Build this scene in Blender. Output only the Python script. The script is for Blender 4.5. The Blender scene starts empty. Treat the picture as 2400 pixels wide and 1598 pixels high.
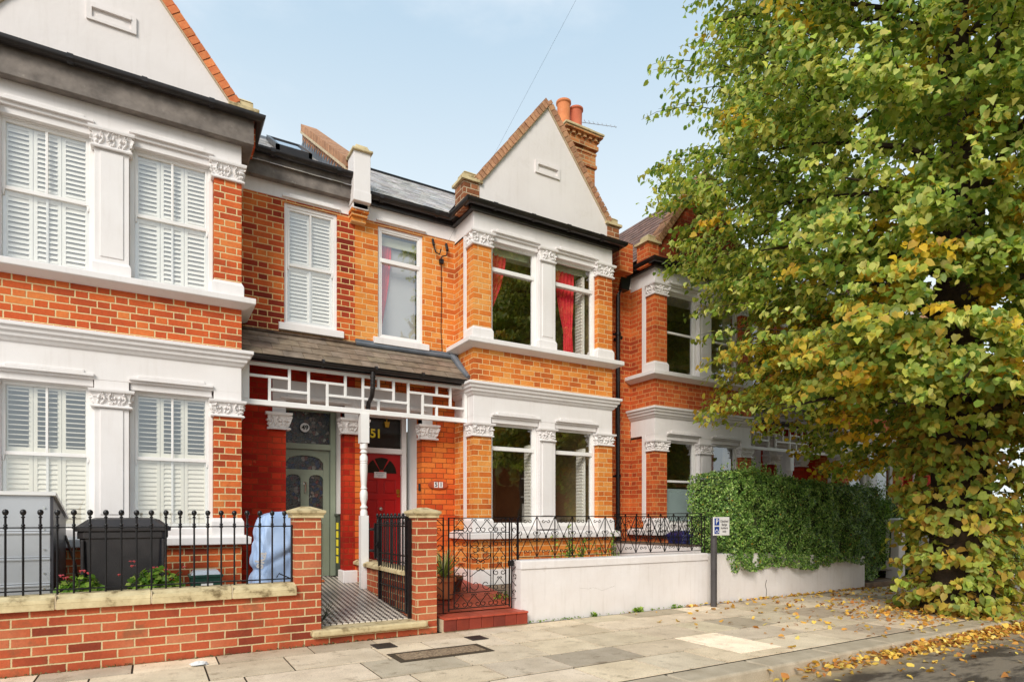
import bpy, math, random
import numpy as np
from mathutils import Vector, Matrix
random.seed(7); rng = np.random.default_rng(11)
S = bpy.context.scene
COL = S.collection
PI = math.pi

# ---------------------------------------------------------------- materials
def lin(r, g, b):
    f = lambda c: (c/255/12.92) if c/255 <= .04045 else ((c/255+.055)/1.055)**2.4
    return (f(r), f(g), f(b), 1)

class NT:
    def __init__(s, m):
        m.use_nodes = True; s.t = m.node_tree; s.t.nodes.clear(); s.n = s.t.nodes; s.l = s.t.links
    def new(s, k, **kw):
        nd = s.n.new(k)
        for a, b in kw.items():
            if a.startswith('_'): nd.inputs[int(a[1:])].default_value = b
            else: setattr(nd, a, b)
        return nd
    def link(s, a, b): s.l.new(a, b)
    def math(s, op, a, b=None, c=None):
        nd = s.n.new('ShaderNodeMath'); nd.operation = op
        for i, v in enumerate((a, b, c)):
            if v is None: continue
            if isinstance(v, (int, float)): nd.inputs[i].default_value = v
            else: s.l.new(v, nd.inputs[i])
        return nd.outputs[0]
    def mix(s, f, a, b, blend='MIX'):
        nd = s.n.new('ShaderNodeMix'); nd.data_type = 'RGBA'; nd.blend_type = blend
        for i, v in ((0, f), (6, a), (7, b)):
            if isinstance(v, (int, float, tuple)): nd.inputs[i].default_value = v
            else: s.l.new(v, nd.inputs[i])
        return nd.outputs[2]
    def noise(s, vec, scale, detail=4, rough=.55):
        nd = s.n.new('ShaderNodeTexNoise'); nd.inputs['Scale'].default_value = scale
        nd.inputs['Detail'].default_value = detail; nd.inputs['Roughness'].default_value = rough
        s.l.new(vec, nd.inputs['Vector']); return nd.outputs['Fac']
    def ramp(s, fac, pts):
        nd = s.n.new('ShaderNodeValToRGB'); e = nd.color_ramp.elements
        while len(e) < len(pts): e.new(.5)
        for i, (p, c) in enumerate(pts): e[i].position = p; e[i].color = c if isinstance(c, tuple) else (c, c, c, 1)
        s.l.new(fac, nd.inputs[0]); return nd.outputs[0]
    def smooth(s, v, a, b):
        nd = s.n.new('ShaderNodeMapRange'); nd.interpolation_type = 'SMOOTHSTEP'
        s.l.new(v, nd.inputs[0]); nd.inputs[1].default_value = a; nd.inputs[2].default_value = b
        return nd.outputs[0]
    def finish(s, col, rough, bump=None, bs=.3, bd=.01, metal=0, spec=.5, trans=0, coat=0):
        p = s.n.new('ShaderNodeBsdfPrincipled'); o = s.n.new('ShaderNodeOutputMaterial')
        for k, v in (('Base Color', col), ('Roughness', rough)):
            if isinstance(v, (int, float, tuple)): p.inputs[k].default_value = v
            else: s.l.new(v, p.inputs[k])
        p.inputs['Metallic'].default_value = metal; p.inputs['Specular IOR Level'].default_value = spec
        p.inputs['Coat Weight'].default_value = coat
        if bump is not None:
            b = s.n.new('ShaderNodeBump'); b.inputs['Strength'].default_value = bs; b.inputs['Distance'].default_value = bd
            s.l.new(bump, b.inputs['Height']); s.l.new(b.outputs[0], p.inputs['Normal'])
        s.l.new(p.outputs[0], o.inputs[0]); s.p = p; return p

def pos(t): return t.new('ShaderNodeNewGeometry').outputs['Position']

def mottled(name, c1, c2, scale=6, rough=.6, bs=.2, fine=60, metal=0, spec=.4, attr=False, bd=.004, dirt=None, coat=0, speck=0, streak=0):
    m = bpy.data.materials.new(name); t = NT(m); P = pos(t)
    n = t.ramp(t.noise(P, scale, 5), [(.3, 0.), (.7, 1.)])
    col = t.mix(n, c1, c2)
    if streak:
        mp = t.new('ShaderNodeMapping'); mp.inputs['Scale'].default_value = (9, 9, .9); t.link(P, mp.inputs[0])
        d = t.ramp(t.noise(mp.outputs[0], 2.2, 5, .6), [(.52, 0.), (.78, 1.)]); col = t.mix(t.math('MULTIPLY', d, streak), col, lin(168, 154, 138))
    if dirt:
        d = t.ramp(t.noise(P, dirt[1], 6, .65), [(dirt[2], 0.), (dirt[2]+.14, 1.)])
        col = t.mix(t.math('MULTIPLY', d, dirt[3]), col, dirt[0])
    if attr:
        a = t.new('ShaderNodeAttribute', attribute_name='Col').outputs['Color']
        col = t.mix(1., col, a, 'MULTIPLY')
    if speck: col = t.mix(.45, col, t.ramp(t.noise(P, speck, 3, .8), [(.34, .45), (.62, 1.05)]), 'MULTIPLY')
    f = t.noise(P, fine, 3)
    t.finish(col, rough, f, bs, bd, metal, spec, coat=coat); return m

def brick(name, cols, mortar, course=.0745, joint=.011, bs=.6, rough=.85, strain=None, spread=1., flem=True):
    """flemish bond in world units: u = X+Y, v = Z"""
    m = bpy.data.materials.new(name); t = NT(m); P = pos(t)
    wob = t.new('ShaderNodeTexNoise'); wob.inputs['Scale'].default_value = 9; t.link(P, wob.inputs['Vector'])
    wv = t.new('ShaderNodeVectorMath', operation='SUBTRACT'); t.link(wob.outputs['Color'], wv.inputs[0]); wv.inputs[1].default_value = (.5, .5, .5)
    ws = t.new('ShaderNodeVectorMath', operation='SCALE'); t.link(wv.outputs[0], ws.inputs[0]); ws.inputs['Scale'].default_value = .005
    wa = t.new('ShaderNodeVectorMath', operation='ADD'); t.link(P, wa.inputs[0]); t.link(ws.outputs[0], wa.inputs[1])
    sp = t.new('ShaderNodeSeparateXYZ'); t.link(wa.outputs[0], sp.inputs[0])
    u = t.math('ADD', t.math('ADD', sp.outputs[0], sp.outputs[1]), 50.)
    v = t.math('DIVIDE', t.math('ADD', sp.outputs[2], 5.), course)
    row = t.math('FLOOR', v); fv = t.math('MULTIPLY', t.math('FRACT', v), course)
    Pd = .34 if flem else .2275; st = .2275 if flem else 1.
    odd = t.math('FRACT', t.math('MULTIPLY', row, .5))
    jit = t.new('ShaderNodeTexWhiteNoise', noise_dimensions='1D'); t.link(row, jit.inputs['W'])
    up = t.math('ADD', t.math('ADD', u, t.math('MULTIPLY', odd, Pd)), t.math('MULTIPLY', jit.outputs['Value'], .02))
    q = t.math('DIVIDE', up, Pd); cell = t.math('FLOOR', q); fu = t.math('MULTIPLY', t.math('FRACT', q), Pd)
    isH = t.math('GREATER_THAN', fu, st)
    fb = t.math('SUBTRACT', fu, t.math('MULTIPLY', isH, st))
    wb = t.math('SUBTRACT', st, t.math('MULTIPLY', isH, 2*st-Pd)) if flem else Pd
    du = t.math('MINIMUM', fb, t.math('SUBTRACT', wb, fb)); dv = t.math('MINIMUM', fv, t.math('SUBTRACT', course, fv))
    d = t.math('MINIMUM', du, dv)
    en = t.math('MULTIPLY', t.math('SUBTRACT', t.noise(P, 55, 3), .5), .007)
    d = t.math('ADD', d, en)
    face = t.smooth(d, joint*.5-.0016, joint*.5+.0024)
    cb = t.new('ShaderNodeCombineXYZ'); t.link(t.math('ADD', t.math('MULTIPLY', cell, 2.), isH), cb.inputs[0]); t.link(row, cb.inputs[1])
    wn = t.new('ShaderNodeTexWhiteNoise', noise_dimensions='3D'); t.link(cb.outputs[0], wn.inputs['Vector'])
    big = t.noise(P, 1.3, 3)
    fac = t.math('ADD', t.math('MULTIPLY', t.math('SUBTRACT', wn.outputs['Value'], .5), .75*spread), t.math('ADD', .5, t.math('MULTIPLY', t.math('SUBTRACT', big, .5), 1.5)))
    k = len(cols)-1
    c = t.ramp(fac, [(i/k, cc) for i, cc in enumerate(cols)])
    c = t.mix(.28, c, t.ramp(t.noise(P, 38, 5, .7), [(.3, .25), (.7, 1.)]), 'MULTIPLY')
    if strain:
        sm = t.ramp(t.noise(P, strain[1], 6, .7), [(strain[2], 0.), (strain[2]+.1, 1.)])
        c = t.mix(t.math('MULTIPLY', sm, strain[3]), c, strain[0])
    mo = t.mix(t.noise(P, 14, 4), mortar, tuple(x*.72 for x in mortar[:3])+(1,))
    col = t.mix(face, mo, c)
    so = t.ramp(t.noise(P, 2.4, 8, .72), [(.55, 0.), (.75, 1.)]); col = t.mix(t.math('MULTIPLY', so, .38), col, lin(96, 52, 34))
    h = t.math('ADD', face, t.math('MULTIPLY', t.noise(P, 90, 4, .7), .5))
    t.finish(col, rough, h, bs, .006, spec=.25); return m

WARM = 1.0
M = {}
M['brick49'] = brick('brick_orange_red', [lin(160,66,38), lin(200,88,46), lin(216,102,50), lin(228,136,72)], lin(232,208,156), joint=.0105)
M['brick49up'] = brick('brick_with_white_pointing', [lin(190,62,30), lin(222,92,42), lin(230,112,52)], lin(240,228,205), joint=.0115)
M['brickred'] = brick('brick_painted_red', [lin(150,28,14), lin(178,36,16), lin(205,62,30)], lin(150,60,28), joint=.008, strain=(lin(226,190,120), 5, .66, .55), bs=.5)
M['brick51'] = brick('brick_orange_yellow', [lin(180,88,40), lin(216,116,48), lin(228,138,58), lin(234,160,84)], lin(240,200,142), joint=.0088, spread=1.05, strain=(lin(150,84,44), 7, .66, .5))
M['brick51p'] = brick('brick_orange_dark_pointing', [lin(196,72,30), lin(222,106,44), lin(232,136,60)], lin(120,66,36), joint=.007)
M['brick53'] = brick('brick_deep_orange', [lin(166,68,36), lin(204,94,46), lin(222,124,62)], lin(226,172,112), joint=.008)
M['brickmain49'] = brick('brick_soot_marked', [lin(126,40,24), lin(172,62,34), lin(208,94,42), lin(222,120,54)], lin(234,200,140), joint=.0105, spread=1.2)
M['brickwall'] = brick('brick_garden_wall', [lin(138,60,40), lin(178,82,52), lin(194,96,60), lin(200,122,86)], lin(220,196,150), joint=.0105, strain=(lin(122,86,58), 3, .56, .6), flem=False)
M['brickcope'] = brick('brick_coping', [lin(112,70,46), lin(150,92,60), lin(178,116,78)], lin(206,186,156), joint=.01, course=.075)
M['white'] = mottled('white_masonry_paint', lin(233,228,226), lin(226,220,217), 2.5, .62, .25, 30, bd=.003, dirt=(lin(196,184,170), 3.5, .66, .35), streak=.13)
M['whitegloss'] = mottled('white_gloss_paint', lin(238,235,232), lin(230,226,222), 4, .35, .08, 40)
M['render'] = mottled('white_gable_render', lin(229,222,219), lin(222,214,210), 1.6, .8, .35, 22, bd=.005, dirt=(lin(205,196,188), 2.5, .6, .45), streak=.12)
M['wallrender'] = mottled('white_wall_render', lin(232,226,224), lin(222,214,210), 2, .8, .5, 16, bd=.008, dirt=(lin(176,160,140), 3.2, .62, .5), streak=.2)
M['lead'] = mottled('lead_flashing', lin(112,118,126), lin(84,90,98), 5, .5, .3, 14)
M['slate'] = mottled('grey_slate', lin(222,218,216), lin(180,176,176), 7, .42, .4, 50, attr=True, dirt=(lin(98,94,88), 6, .6, .5))
M['porchslate'] = mottled('brown_slate', lin(150,132,114), lin(108,94,80), 8, .55, .5, 50, attr=True, dirt=(lin(176,166,142), 9, .64, .5))
M['pantile'] = mottled('brown_roof_tile', lin(150,118,104), lin(108,84,76), 7, .7, .4, 50, attr=True)
M['black'] = mottled('black_gutter_paint', lin(44,38,36), lin(28,25,24), 9, .3, .15, 30)
M['iron'] = mottled('black_iron_paint', lin(26,24,26), lin(15,14,16), 12, .32, .25, 80)
M['fascia'] = mottled('weathered_fascia_board', lin(134,124,116), lin(92,84,78), 7, .7, .3, 24, dirt=(lin(176,168,158), 13, .62, .55))
M['stone'] = mottled('weathered_coping_stone', lin(216,198,156), lin(176,156,116), 9, .85, .6, 40, dirt=(lin(92,74,44), 9, .54, .75))
M['paving'] = mottled('paving_flag', lin(248,228,200), lin(220,200,172), 3.5, .85, .5, 70, attr=True, dirt=(lin(150,126,98), 6, .56, .6), speck=85)
M['kerb'] = mottled('granite_kerb', lin(206,190,166), lin(176,160,136), 5, .8, .5, 90, dirt=(lin(112,96,76), 6, .6, .5), speck=170)
M['joint'] = mottled('paving_joint', lin(66,54,38), lin(44,38,28), 6, .95, .5, 40)
M['redtile'] = mottled('red_quarry_tile', lin(176,78,56), lin(134,56,42), 4, .5, .25, 30, attr=True)
M['soil'] = mottled('garden_paving', lin(150,132,112), lin(112,96,80), 5, .9, .5, 30)
M['interior'] = mottled('room_plaster', lin(176,156,122), lin(150,130,98), 1, .9, .05, 10)
M['doorgreen'] = mottled('sage_green_paint', lin(140,148,128), lin(130,138,118), 3, .4, .06, 30)
M['doorred'] = mottled('red_gloss_paint', lin(176,24,22), lin(160,18,18), 3, .28, .06, 30)
M['lattice'] = M['whitegloss']
M['shutter'] = mottled('cream_shutter_paint', lin(236,230,216), lin(230,224,210), 3, .45, .05, 30)
M['shutterw'] = mottled('white_shutter_paint', lin(252,248,240), lin(247,243,235), 3, .45, .05, 30)
M['chrome'] = mottled('chrome', lin(220,220,215), lin(200,200,196), 9, .15, .02, 30, metal=1)
M['brass'] = mottled('brass', lin(200,160,70), lin(160,120,40), 9, .3, .05, 30, metal=1)
M['terra'] = mottled('terracotta', lin(222,140,88), lin(200,116,72), 5, .8, .3, 40, dirt=(lin(226,180,150), 8, .62, .4))
M['terrared'] = mottled('red_terracotta', lin(210,118,84), lin(186,96,68), 5, .8, .3, 40)
M['signwhite'] = mottled('sign_plate', lin(226,224,222), lin(220,218,216), 3, .4, .02, 30)
M['signblue'] = mottled('sign_blue', lin(22,62,150), lin(20,56,140), 3, .4, .02, 30)
M['signtext'] = mottled('sign_lettering', lin(70,66,70), lin(70,66,70), 3, .5, .02, 30)
M['blackink'] = mottled('black_numeral', lin(20,20,22), lin(20,20,22), 3, .5, .02, 30)
M['yellow'] = mottled('gold_numeral', lin(255,238,70), lin(250,230,50), 3, .4, .02, 30)
M['plaque'] = mottled('wooden_plaque', lin(186,86,48), lin(150,62,32), 14, .4, .2, 60)
M['metalgrey'] = mottled('galvanised_sheet', lin(196,198,202), lin(178,180,184), 1.5, .42, .05, 20, metal=.55)
M['metaldark'] = mottled('anthracite_sheet', lin(78,76,80), lin(58,57,62), 3, .42, .1, 20, metal=.3)
M['binblack'] = mottled('black_bin_plastic', lin(58,54,54), lin(42,39,40), 6, .45, .35, 90, dirt=(lin(98,94,92), 14, .68, .4))
M['binnavy'] = mottled('navy_bin_plastic', lin(40,42,96), lin(30,32,78), 6, .4, .2, 60)
M['boxgreen'] = mottled('green_box_plastic', lin(24,72,58), lin(18,56,46), 6, .45, .2, 60)
M['bluecover'] = mottled('blue_nylon_cover', lin(168,190,222), lin(146,172,212), 3, .5, .15, 18)
M['curtain'] = mottled('red_curtain_cloth', lin(240,60,78), lin(220,40,58), 12, .8, .2, 60)
M['bark'] = mottled('tree_bark', lin(72,56,44), lin(44,34,28), 14, .95, 1., 20, bd=.02)
M['postwhite'] = M['white']
M['road'] = None

def asphalt():
    m = bpy.data.materials.new('worn_asphalt'); t = NT(m); P = pos(t)
    mp = t.new('ShaderNodeMapping'); mp.inputs['Scale'].default_value = (.5, 1.6, 1); t.link(P, mp.inputs[0])
    a = t.ramp(t.noise(mp.outputs[0], 2.6, 8, .68), [(.46, 0.), (.56, 1.)])
    g = t.noise(P, 160, 3, .8)
    c = t.mix(a, lin(150,136,118), lin(84,74,66)); c = t.mix(.55, c, t.ramp(g, [(.3, .35), (.7, 1.)]), 'MULTIPLY')
    # dusty gutter strip beside the kerb
    sp = t.new('ShaderNodeSeparateXYZ'); t.link(P, sp.inputs[0])
    e = t.math('ADD', sp.outputs[1], t.math('MULTIPLY', t.noise(P, 3, 5), .5))
    c = t.mix(t.smooth(e, 3.1, 3.45), c, lin(186,166,134))
    t.finish(c, t.ramp(a, [(0, .85), (1, .55)]), g, .6, .01, spec=.3); return m
M['road'] = asphalt()

def glass(name, tint=(.975, .98, .965, 1), rough=0.02):
    m = bpy.data.materials.new(name); t = NT(m)
    g = t.new('ShaderNodeBsdfGlossy'); g.inputs['Roughness'].default_value = rough; g.inputs['Color'].default_value = (.95, .97, 1, 1)
    tr = t.new('ShaderNodeBsdfTransparent'); tr.inputs['Color'].default_value = tint
    ge = t.new('ShaderNodeNewGeometry'); dt = t.new('ShaderNodeVectorMath', operation='DOT_PRODUCT'); t.link(ge.outputs['Normal'], dt.inputs[0]); t.link(ge.outputs['Incoming'], dt.inputs[1])
    b = t.new('ShaderNodeBump'); b.inputs['Strength'].default_value = .12; b.inputs['Distance'].default_value = .02
    t.link(t.noise(pos(t), 1.4, 2), b.inputs['Height']); t.link(b.outputs[0], g.inputs['Normal'])
    x = t.math('SUBTRACT', 1., t.math('ABSOLUTE', dt.outputs['Value'])); f = t.math('MINIMUM', t.math('ADD', t.math('MULTIPLY', t.math('POWER', x, 4.), .9), .21), 1.)
    mx = t.new('ShaderNodeMixShader'); t.link(f, mx.inputs[0]); t.link(tr.outputs[0], mx.inputs[1]); t.link(g.outputs[0], mx.inputs[2])
    o = t.new('ShaderNodeOutputMaterial'); t.link(mx.outputs[0], o.inputs[0]); return m
M['glass'] = glass('window_glass')

def stained():
    m = bpy.data.materials.new('leaded_stained_glass'); t = NT(m); P = pos(t)
    v = t.new('ShaderNodeTexVoronoi', feature='F1'); v.inputs['Scale'].default_value = 22; t.link(P, v.inputs['Vector'])
    e = t.new('ShaderNodeTexVoronoi', feature='DISTANCE_TO_EDGE'); e.inputs['Scale'].default_value = 22; t.link(P, e.inputs['Vector'])
    sv = t.new('ShaderNodeSeparateColor'); t.link(v.outputs['Color'], sv.inputs[0])
    c = t.ramp(sv.outputs[0], [(0, lin(30,40,70)), (.25, lin(40,50,44)), (.5, lin(70,62,48)), (.7, lin(34,36,40)), (.85, lin(90,40,30)), (1, lin(120,120,110))])
    c = t.mix(t.smooth(e.outputs['Distance'], .02, .07), lin(18,18,18), c)
    t.finish(c, .18, t.noise(P, 60, 3), .5, .01, spec=.6); return m
M['stained'] = stained()
M['darkglass'] = mottled('dark_obscure_glass', lin(40,40,34), lin(28,28,26), 5, .12, .3, 40)

def checker():
    m = bpy.data.materials.new('black_white_path_tile'); t = NT(m); P = pos(t)
    mp = t.new('ShaderNodeMapping'); mp.inputs['Rotation'].default_value = (0, 0, math.radians(45)); t.link(P, mp.inputs[0])
    sp = t.new('ShaderNodeSeparateXYZ'); t.link(mp.outputs[0], sp.inputs[0])
    k = 1/.082
    fx = t.math('FRACT', t.math('MULTIPLY', t.math('ADD', sp.outputs[0], 9), k)); fy = t.math('FRACT', t.math('MULTIPLY', t.math('ADD', sp.outputs[1], 9), k))
    a = t.math('GREATER_THAN', fx, .5); b = t.math('GREATER_THAN', fy, .5)
    chk = t.math('ABSOLUTE', t.math('SUBTRACT', a, b))
    c = t.mix(chk, lin(226,214,198), lin(34,30,30))
    c = t.mix(.3, c, t.ramp(t.noise(P, 6, 5), [(.35, .6), (.65, 1.)]), 'MULTIPLY')
    t.finish(c, .4, t.noise(P, 30), .1, .003); return m
M['checker'] = checker()

def leafmat(name, tr=.5, rough=.45):
    m = bpy.data.materials.new(name); t = NT(m)
    a = t.new('ShaderNodeAttribute', attribute_name='Col').outputs['Color']
    n = t.noise(pos(t), 40, 3)
    c = t.mix(.35, a, t.ramp(n, [(.3, .55), (.7, 1.)]), 'MULTIPLY')
    p = t.finish(c, rough, None, spec=.35)
    tl = t.new('ShaderNodeBsdfTranslucent'); t.link(t.mix(1., c, (1., 1., .55, 1), 'MULTIPLY'), tl.inputs[0])
    mx = t.new('ShaderNodeMixShader'); mx.inputs[0].default_value = tr
    t.link(p.outputs[0], mx.inputs[1]); t.link(tl.outputs[0], mx.inputs[2])
    o = [n for n in t.n if n.type == 'OUTPUT_MATERIAL'][0]; t.link(mx.outputs[0], o.inputs[0]); return m
M['leaf'] = leafmat('lime_leaf'); M['hedge'] = leafmat('hedge_leaf', .2, .35); M['deadleaf'] = leafmat('fallen_leaf', .15, .7)
M['hedgecore'] = mottled('hedge_inner_twigs', lin(66,76,40), lin(44,52,28), 12, .95, .8, 20)

# ---------------------------------------------------------------- geometry
class MB:
    def __init__(s): s.v = []; s.f = []; s.c = None
    def quad(s, *p):
        n = len(s.v); s.v += [tuple(q) for q in p]; s.f.append(tuple(range(n, n+len(p))))
    def box(s, x0, x1, y0, y1, z0, z1, col=None):
        if x0 > x1: x0, x1 = x1, x0
        if y0 > y1: y0, y1 = y1, y0
        if z0 > z1: z0, z1 = z1, z0
        n = len(s.v)
        s.v += [(x0,y0,z0),(x1,y0,z0),(x1,y1,z0),(x0,y1,z0),(x0,y0,z1),(x1,y0,z1),(x1,y1,z1),(x0,y1,z1)]
        s.f += [tuple(n+i for i in q) for q in ((0,3,2,1),(4,5,6,7),(0,1,5,4),(1,2,6,5),(2,3,7,6),(3,0,4,7))]
        if col is not None:
            if s.c is None: s.c = []
            s.c += [col]*8
        return s
    def frust(s, x0, x1, y0, y1, z0, z1, dx, dy, dx2=None, dy2=None):
        """box whose top is inset by dx,dy"""
        n = len(s.v)
        s.v += [(x0,y0,z0),(x1,y0,z0),(x1,y1,z0),(x0,y1,z0),(x0+dx,y0+dy,z1),(x1-dx,y0+dy,z1),(x1-dx,y1-dy,z1),(x0+dx,y1-dy,z1)]
        s.f += [tuple(n+i for i in q) for q in ((0,3,2,1),(4,5,6,7),(0,1,5,4),(1,2,6,5),(2,3,7,6),(3,0,4,7))]
    def tube(s, pts, r, n=6, cap=True):
        pts = [Vector(p) for p in pts]; rr = r if isinstance(r, (list, tuple)) else [r]*len(pts)
        base = len(s.v); up = Vector((0, 0, 1))
        T = []
        for i in range(len(pts)):
            a = pts[max(i-1, 0)]; b = pts[min(i+1, len(pts)-1)]; T.append((b-a).normalized() if (b-a).length > 1e-9 else up)
        ref = Vector((0, 1, 0)) if abs(T[0].y) < .9 else Vector((1, 0, 0))
        N = T[0].cross(ref).normalized()
        for i, p in enumerate(pts):
            N = (N - T[i]*N.dot(T[i])); N = N.normalized() if N.length > 1e-6 else T[i].orthogonal().normalized()
            B = T[i].cross(N)
            for k in range(n):
                a = 2*PI*k/n + PI/n; s.v.append(tuple(p + (N*math.cos(a)+B*math.sin(a))*rr[i]))
        for i in range(len(pts)-1):
            for k in range(n):
                a = base+i*n+k; b = base+i*n+(k+1) % n; s.f.append((a, b, b+n, a+n))
        if cap:
            s.f.append(tuple(base+k for k in range(n))[::-1]); e = base+(len(pts)-1)*n; s.f.append(tuple(e+k for k in range(n)))
        return s
    def lathe(s, cx, cy, prof, n=16):
        base = len(s.v)
        for r, z in prof:
            for k in range(n): a = 2*PI*k/n; s.v.append((cx+r*math.cos(a), cy+r*math.sin(a), z))
        for i in range(len(prof)-1):
            for k in range(n):
                a = base+i*n+k; b = base+i*n+(k+1) % n; s.f.append((a, b, b+n, a+n))
        s.f.append(tuple(base+k for k in range(n))[::-1]); e = base+(len(prof)-1)*n; s.f.append(tuple(e+k for k in range(n)))
        return s
    def prism(s, poly, y0, y1):
        """polygon [(x,z)] extruded in y"""
        n = len(s.v); k = len(poly)
        s.v += [(x, y0, z) for x, z in poly]+[(x, y1, z) for x, z in poly]
        s.f.append(tuple(range(n, n+k))); s.f.append(tuple(range(n+k, n+2*k))[::-1])
        for i in range(k): j = (i+1) % k; s.f.append((n+i, n+k+i, n+k+j, n+j))
        return s
    def sweep(s, path, prof, closed_ends=True):
        """prof [(out,z)] swept along plan path [(x,y)]; outward = right of travel"""
        k = len(prof); base = len(s.v)
        P = [Vector((a, b)) for a, b in path]
        for i, p in enumerate(P):
            ns = []
            if i > 0: d = (p-P[i-1]).normalized(); ns.append(Vector((d.y, -d.x)))
            if i < len(P)-1: d = (P[i+1]-p).normalized(); ns.append(Vector((d.y, -d.x)))
            nn = sum(ns, Vector((0, 0))); nn.normalize(); nn /= max(.3, nn.dot(ns[0]))
            for o, z in prof: q = p+nn*o; s.v.append((q.x, q.y, z))
        for i in range(len(P)-1):
            for j in range(k):
                a = base+i*k+j; b = base+i*k+(j+1) % k; s.f.append((a, a+k, b+k, b))
        if closed_ends:
            s.f.append(tuple(base+j for j in range(k))); e = base+(len(P)-1)*k; s.f.append(tuple(e+j for j in range(k))[::-1])
        return s

W = {}
def link(o, parent, w):
    COL.objects.link(o)
    if parent is not None: o.parent = parent; o.location = Vector(w)-W[parent.name]
    else: o.location = w
    W[o.name] = Vector(w)
def add(name, mb, mat, parent=None, smooth=False, bevel=0, origin=None):
    v = np.array(mb.v, dtype=float)
    lo, hi = v.min(0), v.max(0)
    org = np.array(origin) if origin is not None else np.array([(lo[0]+hi[0])/2, (lo[1]+hi[1])/2, lo[2]])
    me = bpy.data.meshes.new(name); me.from_pydata([tuple(p) for p in (v-org)], [], mb.f)
    mt = M[mat] if isinstance(mat, str) else mat
    me.materials.append(mt)
    if mb.c is not None:
        a = me.color_attributes.new('Col', 'FLOAT_COLOR', 'POINT'); a.data.foreach_set('color', np.array([tuple(c)[:3]+(1,) for c in mb.c], dtype=np.float32).ravel())
    import bmesh
    bm = bmesh.new(); bm.from_mesh(me); bmesh.ops.recalc_face_normals(bm, faces=bm.faces); bm.to_mesh(me); bm.free()
    if smooth:
        me.polygons.foreach_set('use_smooth', [True]*len(me.polygons))
        try: me.set_sharp_from_angle(angle=math.radians(38))
        except Exception: pass
    o = bpy.data.objects.new(name, me); link(o, parent, tuple(org))
    if bevel:
        b = o.modifiers.new('edge', 'BEVEL'); b.width = bevel; b.segments = 2; b.limit_method = 'ANGLE'; b.angle_limit = math.radians(40)
    return o
def thing(name, label, cat, loc, group=None):
    o = bpy.data.objects.new(name, None); o.empty_display_size = .2; link(o, None, loc)
    o['label'] = label; o['category'] = cat
    if group: o['group'] = group
    return o
def tag(o, label, cat, group=None, kind=None):
    if label: o['label'] = label
    if cat: o['category'] = cat
    if group: o['group'] = group
    if kind: o['kind'] = kind
    return o
def struct(name, mb, mat, **k):
    o = add(name, mb, mat, None, **k); o['kind'] = 'structure'; return o

def text(name, body, size, loc, mat, parent, depth=.003, rot=(PI/2, 0, 0), align='CENTER', bold=0):
    cu = bpy.data.curves.new(name, 'FONT'); cu.body = body; cu.size = size; cu.extrude = depth; cu.align_x = align; cu.align_y = 'CENTER'; cu.offset = bold
    o = bpy.data.objects.new(name, cu); COL.objects.link(o)
    dg = bpy.context.evaluated_depsgraph_get(); me = bpy.data.meshes.new_from_object(o.evaluated_get(dg)); bpy.data.objects.remove(o)
    me.materials.clear(); me.materials.append(M[mat])
    me.transform(Matrix.Rotation(rot[2], 4, 'Z') @ Matrix.Rotation(rot[0], 4, 'X'))
    o = bpy.data.objects.new(name, me); link(o, parent, loc); return o

def leaves_mesh(name, P, Nrm, size, cols, mat, parent=None, origin=(0, 0, 0), droop=None, shape='heart'):
    """P (n,3) centres, Nrm (n,3) normals, size (n,), cols (n,3)"""
    n = len(P); Nrm = Nrm/np.linalg.norm(Nrm, axis=1, keepdims=True)
    t = rng.normal(size=(n, 3)) if droop is None else droop+rng.normal(size=(n, 3))*.45
    t -= Nrm*(t*Nrm).sum(1, keepdims=True); t /= np.linalg.norm(t, axis=1, keepdims=True)+1e-9
    b = np.cross(Nrm, t)
    if shape == 'heart': prof = [(-.42, 0, 0), (-.5, .3, .04), (-.1, .52, .1), (.28, .34, .08), (.6, 0, -.1), (.28, -.34, .08), (-.1, -.52, .1), (-.5, -.3, .04)]
    else: prof = [(-.5, 0, 0), (-.1, .26, .05), (.2, .22, .05), (.5, 0, -.02), (.2, -.22, .05), (-.1, -.26, .05)]
    k = len(prof)
    V = np.zeros((n, k, 3))
    curl = rng.uniform(-.8, 3.6, n); asp = rng.uniform(.62, 1.08, n)[:, None]
    for i, (a, c, h) in enumerate(prof):
        V[:, i] = P+(t*a+b*c*asp+Nrm*(h*curl)[:, None])*size[:, None]
    if k == 8: q = [(0, 1, 2, 3), (0, 3, 4), (0, 4, 5), (0, 5, 6, 7)]; q = [(0, 1, 2, 3), (0, 3, 4, 5), (0, 5, 6, 7)]
    else: q = [(0, 1, 2, 3), (0, 3, 4, 5)]
    F = np.concatenate([np.arange(n)[:, None]*k+np.array(x)[None] for x in q]).astype(np.int32)
    me = bpy.data.meshes.new(name)
    me.vertices.add(n*k); me.vertices.foreach_set('co', (V.reshape(-1, 3)-np.array(origin)).ravel().astype(np.float32))
    me.loops.add(F.size); me.loops.foreach_set('vertex_index', F.ravel())
    me.polygons.add(len(F)); me.polygons.foreach_set('loop_start', np.arange(0, F.size, 4, dtype=np.int32))
    me.update(calc_edges=True)
    a = me.color_attributes.new('Col', 'FLOAT_COLOR', 'POINT')
    c4 = np.ones((n, k, 4), np.float32); c4[:, :, :3] = cols[:, None, :]; a.data.foreach_set('color', c4.ravel())
    me.polygons.foreach_set('use_smooth', np.ones(len(F), bool))
    me.materials.append(M[mat]); o = bpy.data.objects.new(name, me); link(o, parent, origin); return o

def pick(cols, n, p=None, j=.12):
    c = np.array([x[:3] for x in cols]); i = rng.choice(len(c), n, p=p); r = c[i]*(1+rng.uniform(-j, j, (n, 1))*2)
    return np.clip(r*(1+rng.uniform(-j, j, (n, 3))*.5), 0, 1)

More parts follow.
